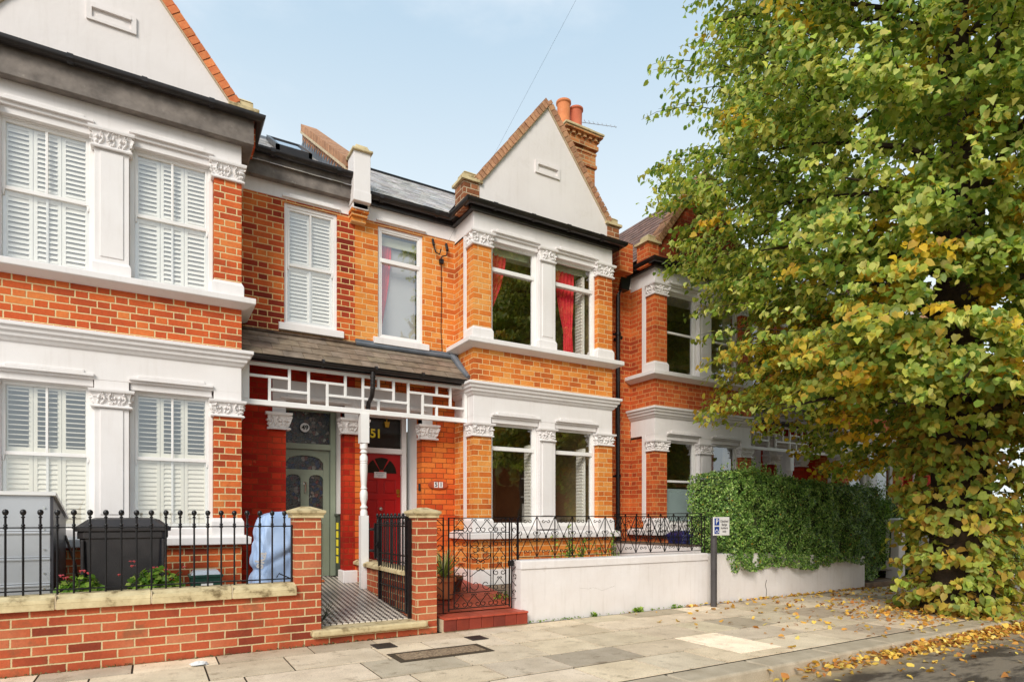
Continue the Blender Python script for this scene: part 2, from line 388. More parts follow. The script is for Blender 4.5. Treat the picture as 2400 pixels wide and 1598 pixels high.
# ---------------------------------------------------------------- carved capital
def capital(x0, x1, yf, yb, z0, z1, parent, seed=1, mat='white'):
    """foliage capital: wraps left side, front and right side of a pier"""
    r = random.Random(seed); mb = MB(); h = z1-z0
    path = [(x0, yb), (x0, yf), (x1, yf), (x1, yb)]
    # abacus and necking
    mb.sweep(path, [(0, z1-h*.16), (.045, z1-h*.16), (.05, z1-h*.08), (.05, z1), (0, z1)])
    mb.sweep(path, [(0, z0), (.028, z0), (.032, z0+h*.06), (.02, z0+h*.13), (0, z0+h*.13)])
    # leaf body: displaced strip
    seg = [(Vector((x0, yb)), Vector((x0, yf)), Vector((-1, 0))), (Vector((x0, yf)), Vector((x1, yf)), Vector((0, -1))), (Vector((x1, yf)), Vector((x1, yb)), Vector((1, 0)))]
    L = [(b-a).length for a, b, n in seg]; tot = sum(L); lobes = []
    nl = max(8, int(tot/.034))
    nl = max(4, int(tot/.085))
    for i in range(nl):     # big curled leaves leaning alternately, with veins of smaller lobes
        u = (i+.5)/nl*tot+r.uniform(-.01, .01); sg = 1 if i % 2 else -1
        for k in range(7):
            t_ = k/6; a = t_*2.6; lobes.append((u+sg*(.030*math.sin(a)), .16+.66*t_, .011+.004*math.sin(a*2), .10, .016+.018*t_))
        lobes.append((u-sg*.022, .55, .013, .13, .030)); lobes.append((u-sg*.026, .28, .012, .12, .022)); lobes.append((u+sg*.004, .52, .008, .09, .036))
    for i in range(int(tot/.016)): lobes.append((r.uniform(0, tot), r.uniform(.08, .95), r.uniform(.005, .011), r.uniform(.04, .09), r.uniform(.010, .026)))
    nu = max(20, int(tot/.0055)); nv = 22; base = len(mb.v)
    for j in range(nv):
        v = j/(nv-1)
        for i in range(nu):
            u = i/(nu-1)*tot; w = u; k = 0
            while k < 2 and w > L[k]: w -= L[k]; k += 1
            a, b, n = seg[k]; p = a+(b-a)*min(1, w/L[k])
            d = .004+.022*v*v
            e = 0
            for lu, lv, su, sv, am in lobes:
                if abs(u-lu) > su*1.05: continue
                q = ((u-lu)/su)**2+((v-lv)/sv)**2
                if q < 1: e = max(e, am*math.sqrt(1-q))
            d += e
            nn = n
            if k > 0 and w < .012: nn = (n+seg[k-1][2])
            elif k < 2 and L[k]-w < .012: nn = (n+seg[k+1][2])
            q = p+nn*d; mb.v.append((q.x, q.y, z0+h*.12+v*h*.74))
    for j in range(nv-1):
        for i in range(nu-1): a = base+j*nu+i; mb.f.append((a, a+1, a+nu+1, a+nu))
    return add('capital', mb, mat, parent)

# ---------------------------------------------------------------- windows
def sash(x0, x1, y, z0, z1, parent, style, mats='whitegloss', name='window', zt=None, bar=True):
    """frame mesh (part) with pane (sub-part); y = front of frame"""
    mb = MB(); f = .045
    mb.box(x0, x0+f, y, y+.09, z0, z1); mb.box(x1-f, x1, y, y+.09, z0, z1)
    mb.box(x0+f, x1-f, y+.001, y+.088, z0, z0+f); mb.box(x0+f, x1-f, y+.001, y+.088, z1-f, z1)
    a, b = x0+f, x1-f
    if style == 'sash':
        zm = (z0+z1)/2 if zt is None else zt; g = .03
        for (q0, q1, yy) in ((zm-.02, z1-f, y+.012), (z0+f, zm+.02, y+.045)):
            mb.box(a, a+g, yy, yy+.03, q0, q1); mb.box(b-g, b, yy, yy+.03, q0, q1)
            mb.box(a+g, b-g, yy+.001, yy+.031, q0, q0+.035); mb.box(a+g, b-g, yy+.001, yy+.031, q1-g, q1)
            if bar: mb.box((a+b)/2-.011, (a+b)/2+.011, yy+.004, yy+.026, q0+.035, q1-g)
        for hx in (a+.012, b-.012):    # sash horns
            mb.prism([(hx-.012, zm-.02), (hx+.012, zm-.02), (hx+.006, zm-.075), (hx-.006, zm-.075)], y+.013, y+.04)
    else:
        g = .022
        mb.box(a, b, y-.004, y+.07, zt-.028, zt+.028)
        mb.box(a, a+g, y+.01, y+.05, z0+f, z1-f); mb.box(b-g, b, y+.01, y+.05, z0+f, z1-f)
        mb.box(a+g, b-g, y+.012, y+.048, z0+f, z0+f+g); mb.box(a+g, b-g, y+.012, y+.048, z1-f-g, z1-f)
    o = add(name, mb, mats, parent, bevel=.003)
    p = MB(); zs = [(z0+.03, z1-.03)] 
    for q0, q1 in zs: p.quad((a-.01, y+.034, q0), (b+.01, y+.034, q0), (b+.01, y+.034, q1), (a-.01, y+.034, q1))
    add('pane', p, 'glass', o)
    return o

def shutters(x0, x1, y, z0, z1, win, tilt_top, tilt_low, zm, mat, panels=3):
    """plantation shutters behind the glass, one mesh"""
    mb = MB(); w = (x1-x0)/panels; st = .032
    for (q0, q1, tilt) in ((z0, zm-.004, tilt_low), (zm+.004, z1, tilt_top)):
        for k in range(panels):
            a = x0+k*w+.002; b = a+w-.004
            mb.box(a, a+st, y, y+.024, q0, q1); mb.box(b-st, b, y, y+.024, q0, q1)
            mb.box(a+st, b-st, y+.001, y+.023, q0, q0+.05); mb.box(a+st, b-st, y+.001, y+.023, q1-.05, q1)
            n = max(3, int((q1-q0-.1)/.047)); s = (q1-q0-.1)/n
            for i in range(n):
                zc = q0+.05+s*(i+.5); c, sn = math.cos(tilt)*.029, math.sin(tilt)*.029
                p = [(-c, -sn), (c, sn)]
                th = .004
                y1_, y2_ = y+.012-c, y+.012+c; za, zb = zc-sn, zc+sn
                mb.quad((a+st, y1_, za-th), (b-st, y1_, za-th), (b-st, y2_, zb-th), (a+st, y2_, zb-th))
                mb.quad((a+st, y1_, za+th), (b-st, y1_, za+th), (b-st, y2_, zb+th), (a+st, y2_, zb+th))
                mb.quad((a+st, y1_, za-th), (b-st, y1_, za-th), (b-st, y1_, za+th), (a+st, y1_, za+th))
    return add('shutter', mb, mat, win)

def curtain(x0t, x1t, x0b, x1b, tie, y, z0, z1, parent):
    mb = MB(); nu, nv = 40, 24
    for j in range(nv+1):
        v = j/nv; z = z1+(z0-z1)*v
        if tie is not None:
            if v < tie: k = (v/tie)**1.6; a = x0t+(x0b-x0t)*k; b = x1t+(x1b-x1t)*k
            else: k = (v-tie)/(1-tie); a = x0b-.02*k; b = x1b+.03*k
        else: a = x0t+(x0b-x0t)*v; b = x1t+(x1b-x1t)*v
        for i in range(nu+1):
            u = i/nu; mb.v.append((a+(b-a)*u, y+.018*math.sin(u*PI*9+1.5*math.sin(v*3))+.008*math.sin(u*31+v*4), z))
    for j in range(nv):
        for i in range(nu): q = j*(nu+1)+i; mb.f.append((q, q+1, q+nu+2, q+nu+1))
    return add('curtain', mb, 'curtain', parent, smooth=True)

def label_mould(x0, x1, y, z, mb, rise=.03):
    """stepped hood over a window"""
    mb.box(x0-.01, x1+.01, y-.035, y+.0, z-.005, z+.022)
    mb.box(x0+.07, x1-.07, y-.03, y, z+.022, z+.04)
    mb.box(x0+.075, x1-.075, y-.018, y, z+.04, z+.055)

def slates(x0, x1, p0, p1, w, rows, mat, parent, name='slates', th=.008, tone=(.75, 1.1), swap=False):
    """individual slates from eave p0=(y,z) to top p1"""
    mb = MB(); d = Vector((p1[0]-p0[0], p1[1]-p0[1])); L = d.length; d /= L; n = Vector((-d.y, d.x)); n = n if n.y > 0 else -n
    rl = L/rows
    for r in range(rows):
        off = (w/2 if r % 2 else 0)+random.uniform(-.01, .01); x = x0-off
        while x < x1-.005:
            a = max(x+.002, x0); b = min(x+w-.002, x1)
            if b-a > .01:
                s0 = r*rl+random.uniform(-.004, .004); s1 = min(r*rl+rl*1.35, L)
                lift0 = .012+random.uniform(0, .004); lift1 = .002
                c = random.uniform(*tone); col = (c*random.uniform(.95, 1.05), c, c*random.uniform(.93, 1.05))
                pts = []
                for xx, ss, lf in ((a, s0, lift0), (b, s0, lift0), (b, s1, lift1), (a, s1, lift1)):
                    q = Vector(p0)+d*ss+n*lf; pts.append((xx, q.x, q.y))
                for xx, ss, lf in ((a, s0, lift0+th), (b, s0, lift0+th), (b, s1, lift1+th), (a, s1, lift1+th)):
                    q = Vector(p0)+d*ss+n*lf; pts.append((xx, q.x, q.y))
                k = len(mb.v); mb.v += pts
                mb.f += [tuple(k+i for i in f) for f in ((3,2,1,0),(4,5,6,7),(0,1,5,4),(1,2,6,5),(2,3,7,6),(3,0,4,7))]
                if mb.c is None: mb.c = []
                mb.c += [col]*8
            x += w
    if swap: mb.v = [(y, x, z) for x, y, z in mb.v]
    return add(name, mb, mat, parent)

# ---------------------------------------------------------------- terraced house generator
M['copebrick'] = mottled('weathered_coping_brick', lin(196,148,112), lin(158,112,82), 20, .9, .6, 60, attr=True, dirt=(lin(96,84,66), 9, .58, .5))
M['copeorange'] = mottled('orange_coping_brick', lin(226,140,84), lin(206,112,66), 20, .85, .5, 60, attr=True)
M['mortar'] = mottled('pale_mortar', lin(206,188,158), lin(180,160,130), 9, .9, .4, 40)
M['roofboard'] = mottled('roof_underlay', lin(60,56,52), lin(48,44,42), 5, .9, .2, 20)
M['brickdarkred'] = brick('brick_dark_gable', [lin(120,44,26), lin(160,66,36), lin(190,90,50)], lin(150,100,70), joint=.008)

def house(cx, m, dy, o):
    F = 7.48+dy; Mn = 8.08+dy
    X = lambda s: cx+m*s
    def bx(mb, s0, s1, *a, **k): mb.box(X(s0), X(s1), *a, **k)
    x0, x1 = cx-1.225, cx+1.225
    xo, xp = X(-1.73), X(2.69)
    xl, xr = min(xo, xp), max(xo, xp)
    H = thing('terraced_house', o['label'], 'house', (cx, F, 0))
    bay = [(x0, Mn), (x0, F), (x1, F), (x1, Mn)]
    # --- bay brickwork
    b = MB(); b.box(x0, x1, F, Mn, .02, .93); b.box(x0, x1, F, Mn, 3.06, 3.59)
    for a in (x0, x1-.28):
        s_ = a if a == x0 else x1-.2
        for q0, q1 in ((1.2, 2.38), (3.84, 5.0)):
            b.box(a, a+.28, F, F+.21, q0, q1); b.box(s_, s_+.2, F+.31, Mn, q0-.15, q1+.2)
    add('bay_wall', b, o['brick'], H)
    # --- main walls
    w = MB(); r0, r1 = o['rec']
    def grid(sa, sb, za, zb, holes, ya, yb):
        ss = sorted({sa, sb, *[h[0] for h in holes], *[h[1] for h in holes]}); zz = sorted({za, zb, *[h[2] for h in holes], *[h[3] for h in holes]})
        for i in range(len(ss)-1):
            run = None
            for j in range(len(zz)-1):
                c = ((ss[i]+ss[i+1])/2, (zz[j]+zz[j+1])/2)
                inn = any(h[0] < c[0] < h[1] and h[2] < c[1] < h[3] for h in holes)
                if not inn: run = [run[0] if run else zz[j], zz[j+1]]
                if (inn or j == len(zz)-2) and run: bx(tgt, ss[i], ss[i+1], ya, yb, run[0], run[1]); run = None
    fw = o['ffwin']
    tgt = w; grid(1.225, 2.69, 3.42, 5.25, [(fw[0], fw[1], 3.66, 5.2)], Mn, Mn+.24)
    add('upper_wall', w, o['main'], H)
    w = MB(); bx(w, -1.73, -1.225, Mn, Mn+.24, .05, 5.25); add('side_wall', w, o['main'], H)
    tgt = p = MB()
    grid(1.225, 2.69, .02, 3.42, [(r0, r1, -.1, 2.72)], Mn, Mn+.2)
    add('porch_wall', p, o['porch'], H)
    # --- white masonry
    t = MB()
    t.box(x0+.02, x1-.02, F+.06, F+.3, 1.0, 1.1); t.box(x0+.02, x1-.02, F+.06, F+.3, 3.65, 3.70)
    for a, c in ((x0-.025, x0+.305), (x1-.305, x1+.025)):
        for q0, q1 in ((1.0, 1.17), (3.68, 3.81)):
            t.box(a, c, F-.025, F+.25, q0, q1); t.frust(a, c, F-.025, F+.25, q1, q1+.045, .022, .022)
        t.box(a+.025, c-.025, F+.001, F+.2, 2.50, 2.63); t.box(a+.025, c-.025, F+.001, F+.2, 5.16, 5.2)
    mw = o.get('mw', .15)
    for q0, q1, ct in ((1.05, 2.63, 2.36), (3.68, 5.2, 4.98)):
        t.box(cx-mw, cx+mw, F+.004, F+.22, q0, q1)
        t.box(cx-mw-.02, cx+mw+.02, F-.018, F+.2, q0, q0+.12); t.frust(cx-mw-.02, cx+mw+.02, F-.018, F+.2, q0+.12, q0+.16, .02, .02)
        # raised panel on the mullion face
        t.box(cx-mw+.05, cx+mw-.05, F-.006, F+.01, q0+.2, ct-.03)
    t.box(x0, x1, F, Mn-.001, 2.62, 2.94); t.box(x0, x1, F, Mn+.1, 5.17, 5.43)
    if o.get('base'): t.box(x0-.006, x1+.006, F-.006, Mn, .02, o['base'])
    t.sweep(bay, [(0, 2.90), (.02, 2.915), (.035, 2.94), (.055, 2.955), (.06, 2.985), (.085, 3.0), (.09, 3.03), (.115, 3.045), (.115, 3.08), (0, 3.10)])
    bx(t, 1.225, 2.69, Mn-.012, Mn+.2, 5.23, 5.43); bx(t, -1.73, -1.225, Mn-.012, Mn+.2, 5.23, 5.43)
    # lintel over the door recess
    bx(t, r0-.16, 2.69, Mn-.008, Mn+.15, 2.70, 2.95)
    bx(t, r0-.16, r0-.0, Mn-.006, Mn+.15, 2.50, 2.70); bx(t, r1, 2.69, Mn-.006, Mn+.15, 2.50, 2.70)
    for a, c in ((x0+.30, cx-mw-.01), (cx+mw+.01, x1-.30)):
        label_mould(a, c, F+.002, 2.65, t); label_mould(a, c, F+.002, 5.21, t)
        t.box(a-.0, c+.0, F+.03, F+.1, 2.55, 2.64); t.box(a, c, F+.03, F+.1, 5.10, 5.19)
    lm = sorted((X(fw[0]), X(fw[1]))); label_mould(lm[0]-.02, lm[1]+.02, Mn-.012, 5.25, t)
    lm = sorted((X(r0), X(r1))); label_mould(lm[0]-.06, lm[1]+.06, Mn-.010, 2.72, t)
    # narrow painted reveals on the bay sides
    for xx in (x0-.004, x1-.2): 
        t.box(xx, xx+.204, F+.21, F+.31, 1.15, 2.63); t.box(xx, xx+.204, F+.21, F+.31, 3.7, 5.2)
    add('masonry_trim', t, 'white', H, bevel=.004)
    t = MB()
    t.sweep(bay, [(0, .915), (.09, .925), (.095, 1.0), (.02, 1.03), (0, 1.03)])
    add('bay_sill', t, 'white', H, bevel=.004)
    t = MB(); t.sweep(bay, [(0, 3.555), (.03, 3.56), (.125, 3.60), (.135, 3.608), (.135, 3.665), (.02, 3.705), (0, 3.705)])
    add('bay_sill', t, 'white', H, bevel=.004)
    t = MB(); f0, f1 = sorted((X(fw[0]-.07), X(fw[1]+.07))); t.box(f0, f1, Mn-.07, Mn+.1, 3.57, 3.655); t.prism([(f0, 3.655), (f1, 3.655), (f1, 3.67), (f0, 3.67)], Mn-.03, Mn+.1)
    add('window_sill', t, 'white', H, bevel=.004)
    # --- capitals
    sd = int(cx*10)+20
    for k, (a, c) in enumerate(((x0, x0+.28), (x1-.28, x1))):
        capital(a, c, F, F+.2, 2.34, 2.525, H, sd+k); capital(a, c, F, F+.2, 4.975, 5.175, H, sd+k+5)
    cw = o.get('mcap', mw)
    capital(cx-cw, cx+cw, F-.004, F+.09, 2.34, 2.525, H, sd+8); capital(cx-cw, cx+cw, F-.004, F+.09, 4.975, 5.175, H, sd+9)
    if o.get('front', 1):
        a, c = sorted((X(r0-.2), X(r0+.02))); capital(a, c, Mn-.03, Mn+.1, 2.32, 2.53, H, sd+11)
        if m > 0: capital(X(r1)-.02, X(2.69)+(2.69-r1), Mn-.03, Mn+.12, 2.32, 2.53, H, sd+12)
    # --- windows
    def room(xa, xb, ya, yb, za, zb):
        r = MB(); r.quad((xa, ya, za), (xa, yb, za), (xa, yb, zb), (xa, ya, zb)); r.quad((xb, ya, za), (xb, yb, za), (xb, yb, zb), (xb, ya, zb))
        r.quad((xa, ya, za), (xb, ya, za), (xb, yb, za), (xa, yb, za)); r.quad((xa, ya, zb), (xb, ya, zb), (xb, yb, zb), (xa, yb, zb)); r.quad((xa, yb, za), (xb, yb, za), (xb, yb, zb), (xa, yb, zb))
        for xx, yy in ((xa+.3, yb-.02), (xb-.9, yb-.02)):   # chimney breast and a dark cupboard give the room depth
            r.box(xx, xx+.6, yy-.35, yy, za, zb-.5)
        return add('room', r, 'interior', H)
    room(x0+.21, x1-.21, F+.23, F+3.4, .6, 2.78); room(x0+.21, x1-.21, F+.23, F+3.4, 3.25, 5.38)
    fa, fb = sorted((X(fw[0]), X(fw[1]))); room(fa-.3, fb+.3, Mn+.25, Mn+3, 3.3, 5.3)
    wl = [(x0+.285, cx-mw-.002), (cx+mw+.002, x1-.285)]
    for i, (a, c) in enumerate(wl):
        st = o['win']
        zt = 1.85 if st == 'sash' else 2.2; zt2 = 4.42 if st == 'sash' else 4.73
        g = sash(a, c, F+.085, 1.08, 2.585, H, st, zt=zt, bar=o.get('bar', True)); u = sash(a, c, F+.085, 3.68, 5.13, H, st, zt=zt2, bar=o.get('bar', True))
        if o['fit'] == 'shutters':
            shutters(a+.05, c-.05, F+.15, 1.12, 2.54, g, .02, 1.2, 1.86, 'shutter'); shutters(a+.05, c-.05, F+.15, 3.72, 5.09, u, .95, .95, 4.42, 'shutterw')
        o.setdefault('w', []).append((g, u, a, c))
    fs = sash(fa, fb, Mn+.03, 3.665, 5.2, H, st, zt=4.44 if st == 'sash' else 4.745, bar=True, name='window')
    if o['fit'] == 'shutters': shutters(fa+.05, fb-.05, Mn+.1, 3.71, 5.155, fs, .95, .95, 4.44, 'shutterw', 2)
    o['fs'] = (fs, fa, fb)
    # --- door recess
    ra, rb = sorted((X(r0), X(r1))); D = Mn+.47
    t = MB()
    t.box(ra-.05, ra, Mn+.2, D+.1, .05, 2.72); t.box(rb, rb+.05, Mn+.2, D+.1, .05, 2.72); t.box(ra-.05, rb+.05, Mn+.15, D+.1, 2.72, 2.8)
    add('door_reveal', t, 'white', H)
    # --- roof
    el, er = xl+o.get('tl', 0), xr-o.get('tr', 0)
    ep = [(el, Mn), (x0, Mn), (x0, F), (x1, F), (x1, Mn), (er, Mn)]
    t = MB()
    if o['fascia'] == 'deep':
        t.sweep(ep, [(0, 5.40), (.10, 5.385), (.115, 5.395), (.115, 5.665), (0, 5.67)]); gz = 5.70; go = .17
        add('fascia', t, 'fascia', H, bevel=.003)
    else:
        t.sweep(ep, [(0, 5.425), (.07, 5.415), (.075, 5.50), (0, 5.51)]); gz = 5.525; go = .125
        add('fascia', t, 'black', H)
    g = MB(); r_ = .055; prof = [(go-.0+r_*math.cos(a), gz-.005-r_+r_*.0+r_*math.sin(a)) for a in [PI+PI*k/8 for k in range(9)]]
    prof = [(go-r_, gz)] + [(go+r_*math.cos(PI+PI*k/8), gz-.012+r_*math.sin(PI+PI*k/8)) for k in range(9)] + [(go+r_, gz), (go+r_-.012, gz)] + [(go+(r_-.012)*math.cos(-PI*k/8), gz-.012+(r_-.012)*math.sin(-PI*k/8)) for k in range(9)] + [(go-r_+.012, gz)]
    g.sweep(ep, prof)
    gut = add('gutter', g, 'black', H, smooth=True)
    for i in range(8):   # gutter joints
        xx = x0+.25+i*.62; g = MB()
        if xx < x1: g.tube([(xx, F-go, gz-.022), (xx+.05, F-go, gz-.022)], r_+.001, 12); add('gutter_joint', g, 'black', gut)
    for xx in (X(1.6), X(2.4)): g = MB(); g.tube([(xx, Mn-go, gz-.022), (xx+.05, Mn-go, gz-.022)], r_+.001, 12); add('gutter_joint', g, 'black', gut)
    # gable
    zb = 5.5; hw = 1.13; zk = 5.83; za = 7.27; gz0 = gz+.0
    t = MB(); t.prism([(cx-hw, 5.43), (cx+hw, 5.43), (cx+hw, zk), (cx, za), (cx-hw, zk)], F+.01, F+.24)
    gb = add('gable', t, o['gable'], H)
    v = MB(); vz = 6.34
    v.box(cx-.215, cx-.17, F-.012, F+.02, vz-.09, vz+.09); v.box(cx+.17, cx+.215, F-.012, F+.02, vz-.09, vz+.09)
    v.box(cx-.17, cx+.17, F-.013, F+.02, vz+.055, vz+.09); v.box(cx-.17, cx+.17, F-.013, F+.02, vz-.09, vz-.06)
    v.box(cx-.17, cx+.17, F-.022, F+.02, vz+.035, vz+.055); v.prism([(cx-.16, vz-.06), (cx+.16, vz-.06), (cx+.10, vz+.0), (cx-.10, vz+.0)], F-.002, F+.02)
    if o['gable'] == 'render': add('gable_vent', v, 'render', gb)
    for sgn in (-1, 1):
        c = MB(); dx, dz = hw, za-zk; L = math.hypot(dx, dz); ux, uz = dx/L, dz/L
        nx, nz = -uz, ux
        n = int(L/.077); base = (-hw, zk)
        def P(s, h): return (cx-sgn*(-hw+ux*s-uz*h), zk+uz*s+ux*h)
        for i in range(n+1):
            s0 = i*L/n+.004; s1 = (i+1)*L/n-.005
            if i == n: s1 = s0+.05
            tn = random.uniform(.75, 1.15); j = random.uniform(-.004, .004)
            q = [P(s0, .0), P(s1, .0), P(s1, .10+j), P(s0, .10+j)]
            k = len(c.v); c.prism(q, F-.03+random.uniform(-.004, .004), F+.26); c.c = (c.c or [])+[(tn, tn*random.uniform(.94, 1.04), tn)]*(len(c.v)-k)
        add('coping', c, 'copeorange' if o['cope'] == 'orange' else 'copebrick', gb)
        c = MB(); c.prism([P(-.02, -.01), P(L+.01, -.01), P(L+.01, .085), P(-.02, .085)], F-.018, F+.245); add('coping_bed', c, 'mortar', gb)
        c = MB(); a, d = sorted((cx+sgn*hw, cx+sgn*(hw+.24))); c.box(a, d, F+.005, F+.28, 5.44, 5.82); add('kneeler', c, o.get('kneel', 'brick51p'), gb)
        c = MB(); c.box(a-.04, d+.04, F-.03, F+.31, 5.82, 5.86); c.box(a+.0, d-.02, F+.01, F+.2, 5.86, 5.93); c.frust(a, d-.02, F+.0, F+.2, 5.93, 5.96, .03, .03); add('kneeler_cap', c, 'stone', gb, bevel=.004)
    R = MB()
    ry, rz = 11.0+dy, 7.6
    R.prism([(cx-1.32, 5.47), (cx+1.32, 5.47), (cx+1.32, 5.6), (cx, 7.16), (cx-1.32, 5.6)], F+.24, ry)
    k = len(R.v); yz = [(Mn-.1, 5.5), (Mn-.1, 5.53), (ry, rz-.02), (ry+3, 5.53), (ry+3, 5.4)]
    n = len(yz); R.v += [(xl, y, z) for y, z in yz]+[(xr, y, z) for y, z in yz]
    R.f.append(tuple(range(k, k+n))); R.f.append(tuple(range(k+n, k+2*n)))
    for i in range(n): j = (i+1) % n; R.f.append((k+i, k+n+i, k+n+j, k+j))
    roof = add('roof', R, 'roofboard', H)
    slates(xl+.02, xr-.02, (Mn-.15, 5.535), (ry, rz), .15, 20, 'slate', roof)
    slates(F+.26, ry-.3, (cx-1.36, 5.58), (cx, 7.18), .17, 15, o.get('gtile', 'slate'), roof, swap=True, th=.014 if o.get('gtile') else .008)
    rd = MB(); rd.tube([(xl, ry, rz+.0), (xr, ry, rz+.0)], .05, 8); add('ridge_tile', rd, 'lead' if o['cope'] == 'orange' else 'pantile', roof)
    return H, o

def door_common(x0, x1, y, zb, zt, ztop, mat, parent):
    f = MB()
    f.box(x0-.07, x0, y-.03, y+.08, zb, ztop+.0); f.box(x1, x1+.07, y-.03, y+.08, zb, ztop)
    f.box(x0, x1, y-.029, y+.079, ztop-.05, ztop); f.box(x0, x1, y-.045, y+.08, zt, zt+.075)
    return add('door_frame', f, mat, parent, bevel=.004)

# ================================================================ houses
o49 = dict(label='terraced house with orange-red brick, cream pointing and white louvre shutters, green door numbered 49', brick='brick49', main='brickmain49', porch='brickred', rec=(1.81, 2.55), ffwin=(1.79, 2.456), mw=.15, win='sash', fit='shutters', fascia='deep', gable='render', cope='orange', kneel='brick49', tr=.075)
H49, _ = house(-.35, 1, 0, o49)
o51 = dict(label='terraced house with yellow-orange brick, red curtains upstairs and red door numbered 51', brick='brick51', main='brick51', porch='brick51p', rec=(1.735, 2.55), ffwin=(1.72, 2.375), mw=.14, mcap=.11, win='transom', fit='curtain', fascia='thin', gable='render', cope='brown', base=.5, kneel='brickcope', tl=.125)
H51, _ = house(5.03, -1, 0, o51)
o53 = dict(label='terraced house with deep orange brick and brick gable behind the clipped hedge', brick='brick53', main='brick53', porch='brickred', rec=(1.77, 2.55), ffwin=(1.74, 2.42), mw=.15, win='sash', bar=False, fit='none', fascia='thin', gable='brickdarkred', cope='brown', kneel='brick53', gtile='pantile')
H53, _ = house(8.5, 1, .12, o53)
o55 = dict(label='terraced house half hidden by tree branches, right of the brick-gabled house', brick='brick53', main='brick53', porch='brickred', rec=(1.77, 2.55), ffwin=(1.74, 2.42), mw=.15, win='sash', bar=False, fit='none', fascia='thin', gable='render', cope='brown')
H55, _ = house(13.85, -1, .12, o55)
o57 = dict(label='furthest terraced house, red brick side and pale shuttered bay glimpsed left of the tree trunk', brick='brickred', main='brickred', porch='brickred', rec=(1.77, 2.55), ffwin=(1.74, 2.42), mw=.15, win='sash', fit='shutters', fascia='thin', gable='render', cope='brown')
H57, _ = house(17.35, 1, .12, o57)

# pier projection between the two doors of 49 and 51 is part of the wall; mid pier base block
for H, xa, xb in ((H49, 2.17, 2.52),):
    b = MB(); b.box(xa, xb, 8.04, 8.3, .3, .52); add('pier_base', b, 'white', H, bevel=.012)
for H, xa, mt in ((H49, 2.2, 'brickred'), (H51, 3.295, 'brick51p')): pass

# --- door 49
zb = .42; y = 8.52
fr = door_common(1.45, 2.12, y, zb, 2.14, 2.70, 'doorgreen', H49)
tp = MB(); tp.quad((1.45, y+.03, 2.215), (2.12, y+.03, 2.215), (2.12, y+.03, 2.66), (1.45, y+.03, 2.66)); add('transom_light', tp, 'stained', fr)
d = MB(); xa, xb = 1.455, 2.115; yy = y+.01
hole = []
d.box(xa, xa+.085, yy, yy+.05, zb, 2.135); d.box(xb-.085, xb, yy, yy+.05, zb, 2.135); d.box(xa+.085, xb-.085, yy, yy+.05, 2.06, 2.135)
d.box(xa+.085, xb-.085, yy, yy+.05, 1.80, 1.87); d.box((xa+xb)/2-.055, (xa+xb)/2+.055, yy, yy+.05, 1.24, 1.80); d.box(xa+.085, xb-.085, yy, yy+.05, zb, 1.24)
# arched heads
def arch_fill(mb, x0, x1, zs, zt, y0, y1, n=10):
    for i in range(n):
        a = x0+(x1-x0)*i/n; b = x0+(x1-x0)*(i+1)/n
        f = lambda x: zs+(zt-zs)*math.sqrt(max(0, 1-((x-(x0+x1)/2)/((x1-x0)/2))**2))
        mb.prism([(a, f(a)), (b, f(b)), (b, zt+.01), (a, zt+.01)], y0, y1)
arch_fill(d, xa+.085, xb-.085, 1.96, 2.06, yy+.001, yy+.049)
arch_fill(d, xa+.085, (xa+xb)/2-.055, 1.74, 1.80, yy+.001, yy+.049); arch_fill(d, (xa+xb)/2+.055, xb-.085, 1.74, 1.80, yy+.001, yy+.049)
for a, b in ((xa+.1, (xa+xb)/2-.06), ((xa+xb)/2+.06, xb-.1)):
    d.box(a, b, yy-.008, yy+.01, .55, .57); d.box(a, b, yy-.008, yy+.01, 1.12, 1.14); d.box(a, a+.02, yy-.008, yy+.01, .57, 1.12); d.box(b-.02, b, yy-.008, yy+.01, .57, 1.12)
door = add('front_door', d, 'doorgreen', H49, bevel=.003)
g = MB(); g.quad((xa+.08, yy+.03, 1.23), (xb-.08, yy+.03, 1.23), (xb-.08, yy+.03, 2.07), (xa+.08, yy+.03, 2.07)); add('stained_glass', g, 'stained', door)
kn = MB(); kn.tube([(1.785, yy-.02, 1.69), (1.785, yy-.045, 1.66), (1.785, yy-.045, 1.57), (1.785, yy-.02, 1.55)], .012, 8); kn.box(1.765, 1.805, yy-.012, yy, 1.66, 1.70); add('knocker', kn, 'chrome', door, smooth=True)
n_ = MB(); n_.tube([(1.785, y-.0, 2.435), (1.785, y+.02, 2.435)], .062, 28); nb = add('number_roundel', n_, 'signwhite', fr)
n_ = MB(); n_.tube([(1.785, y+.004, 2.435), (1.785, y+.021, 2.435)], .071, 28); add('roundel_rim', n_, 'blackink', fr)
text('numeral', '49', .088, (1.785, y-.005, 2.432), 'blackink', fr, bold=.002)
tp = MB(); tp.box(2.19, 2.215, 8.28, 8.54, .42, 1.24); tp.box(2.17, 2.22, 8.28, 8.54, 1.24, 1.27); add('tiled_dado', tp, mottled('dark_green_glazed_tile', lin(60,64,52), lin(40,44,38), 7, .25, .1, 30), H49)
tp = MB()
for i in range(5): tp.box(2.182, 2.19, 8.36, 8.44, .60+i*.115, .69+i*.115)
add('dado_ornament', tp, 'yellow', H49)

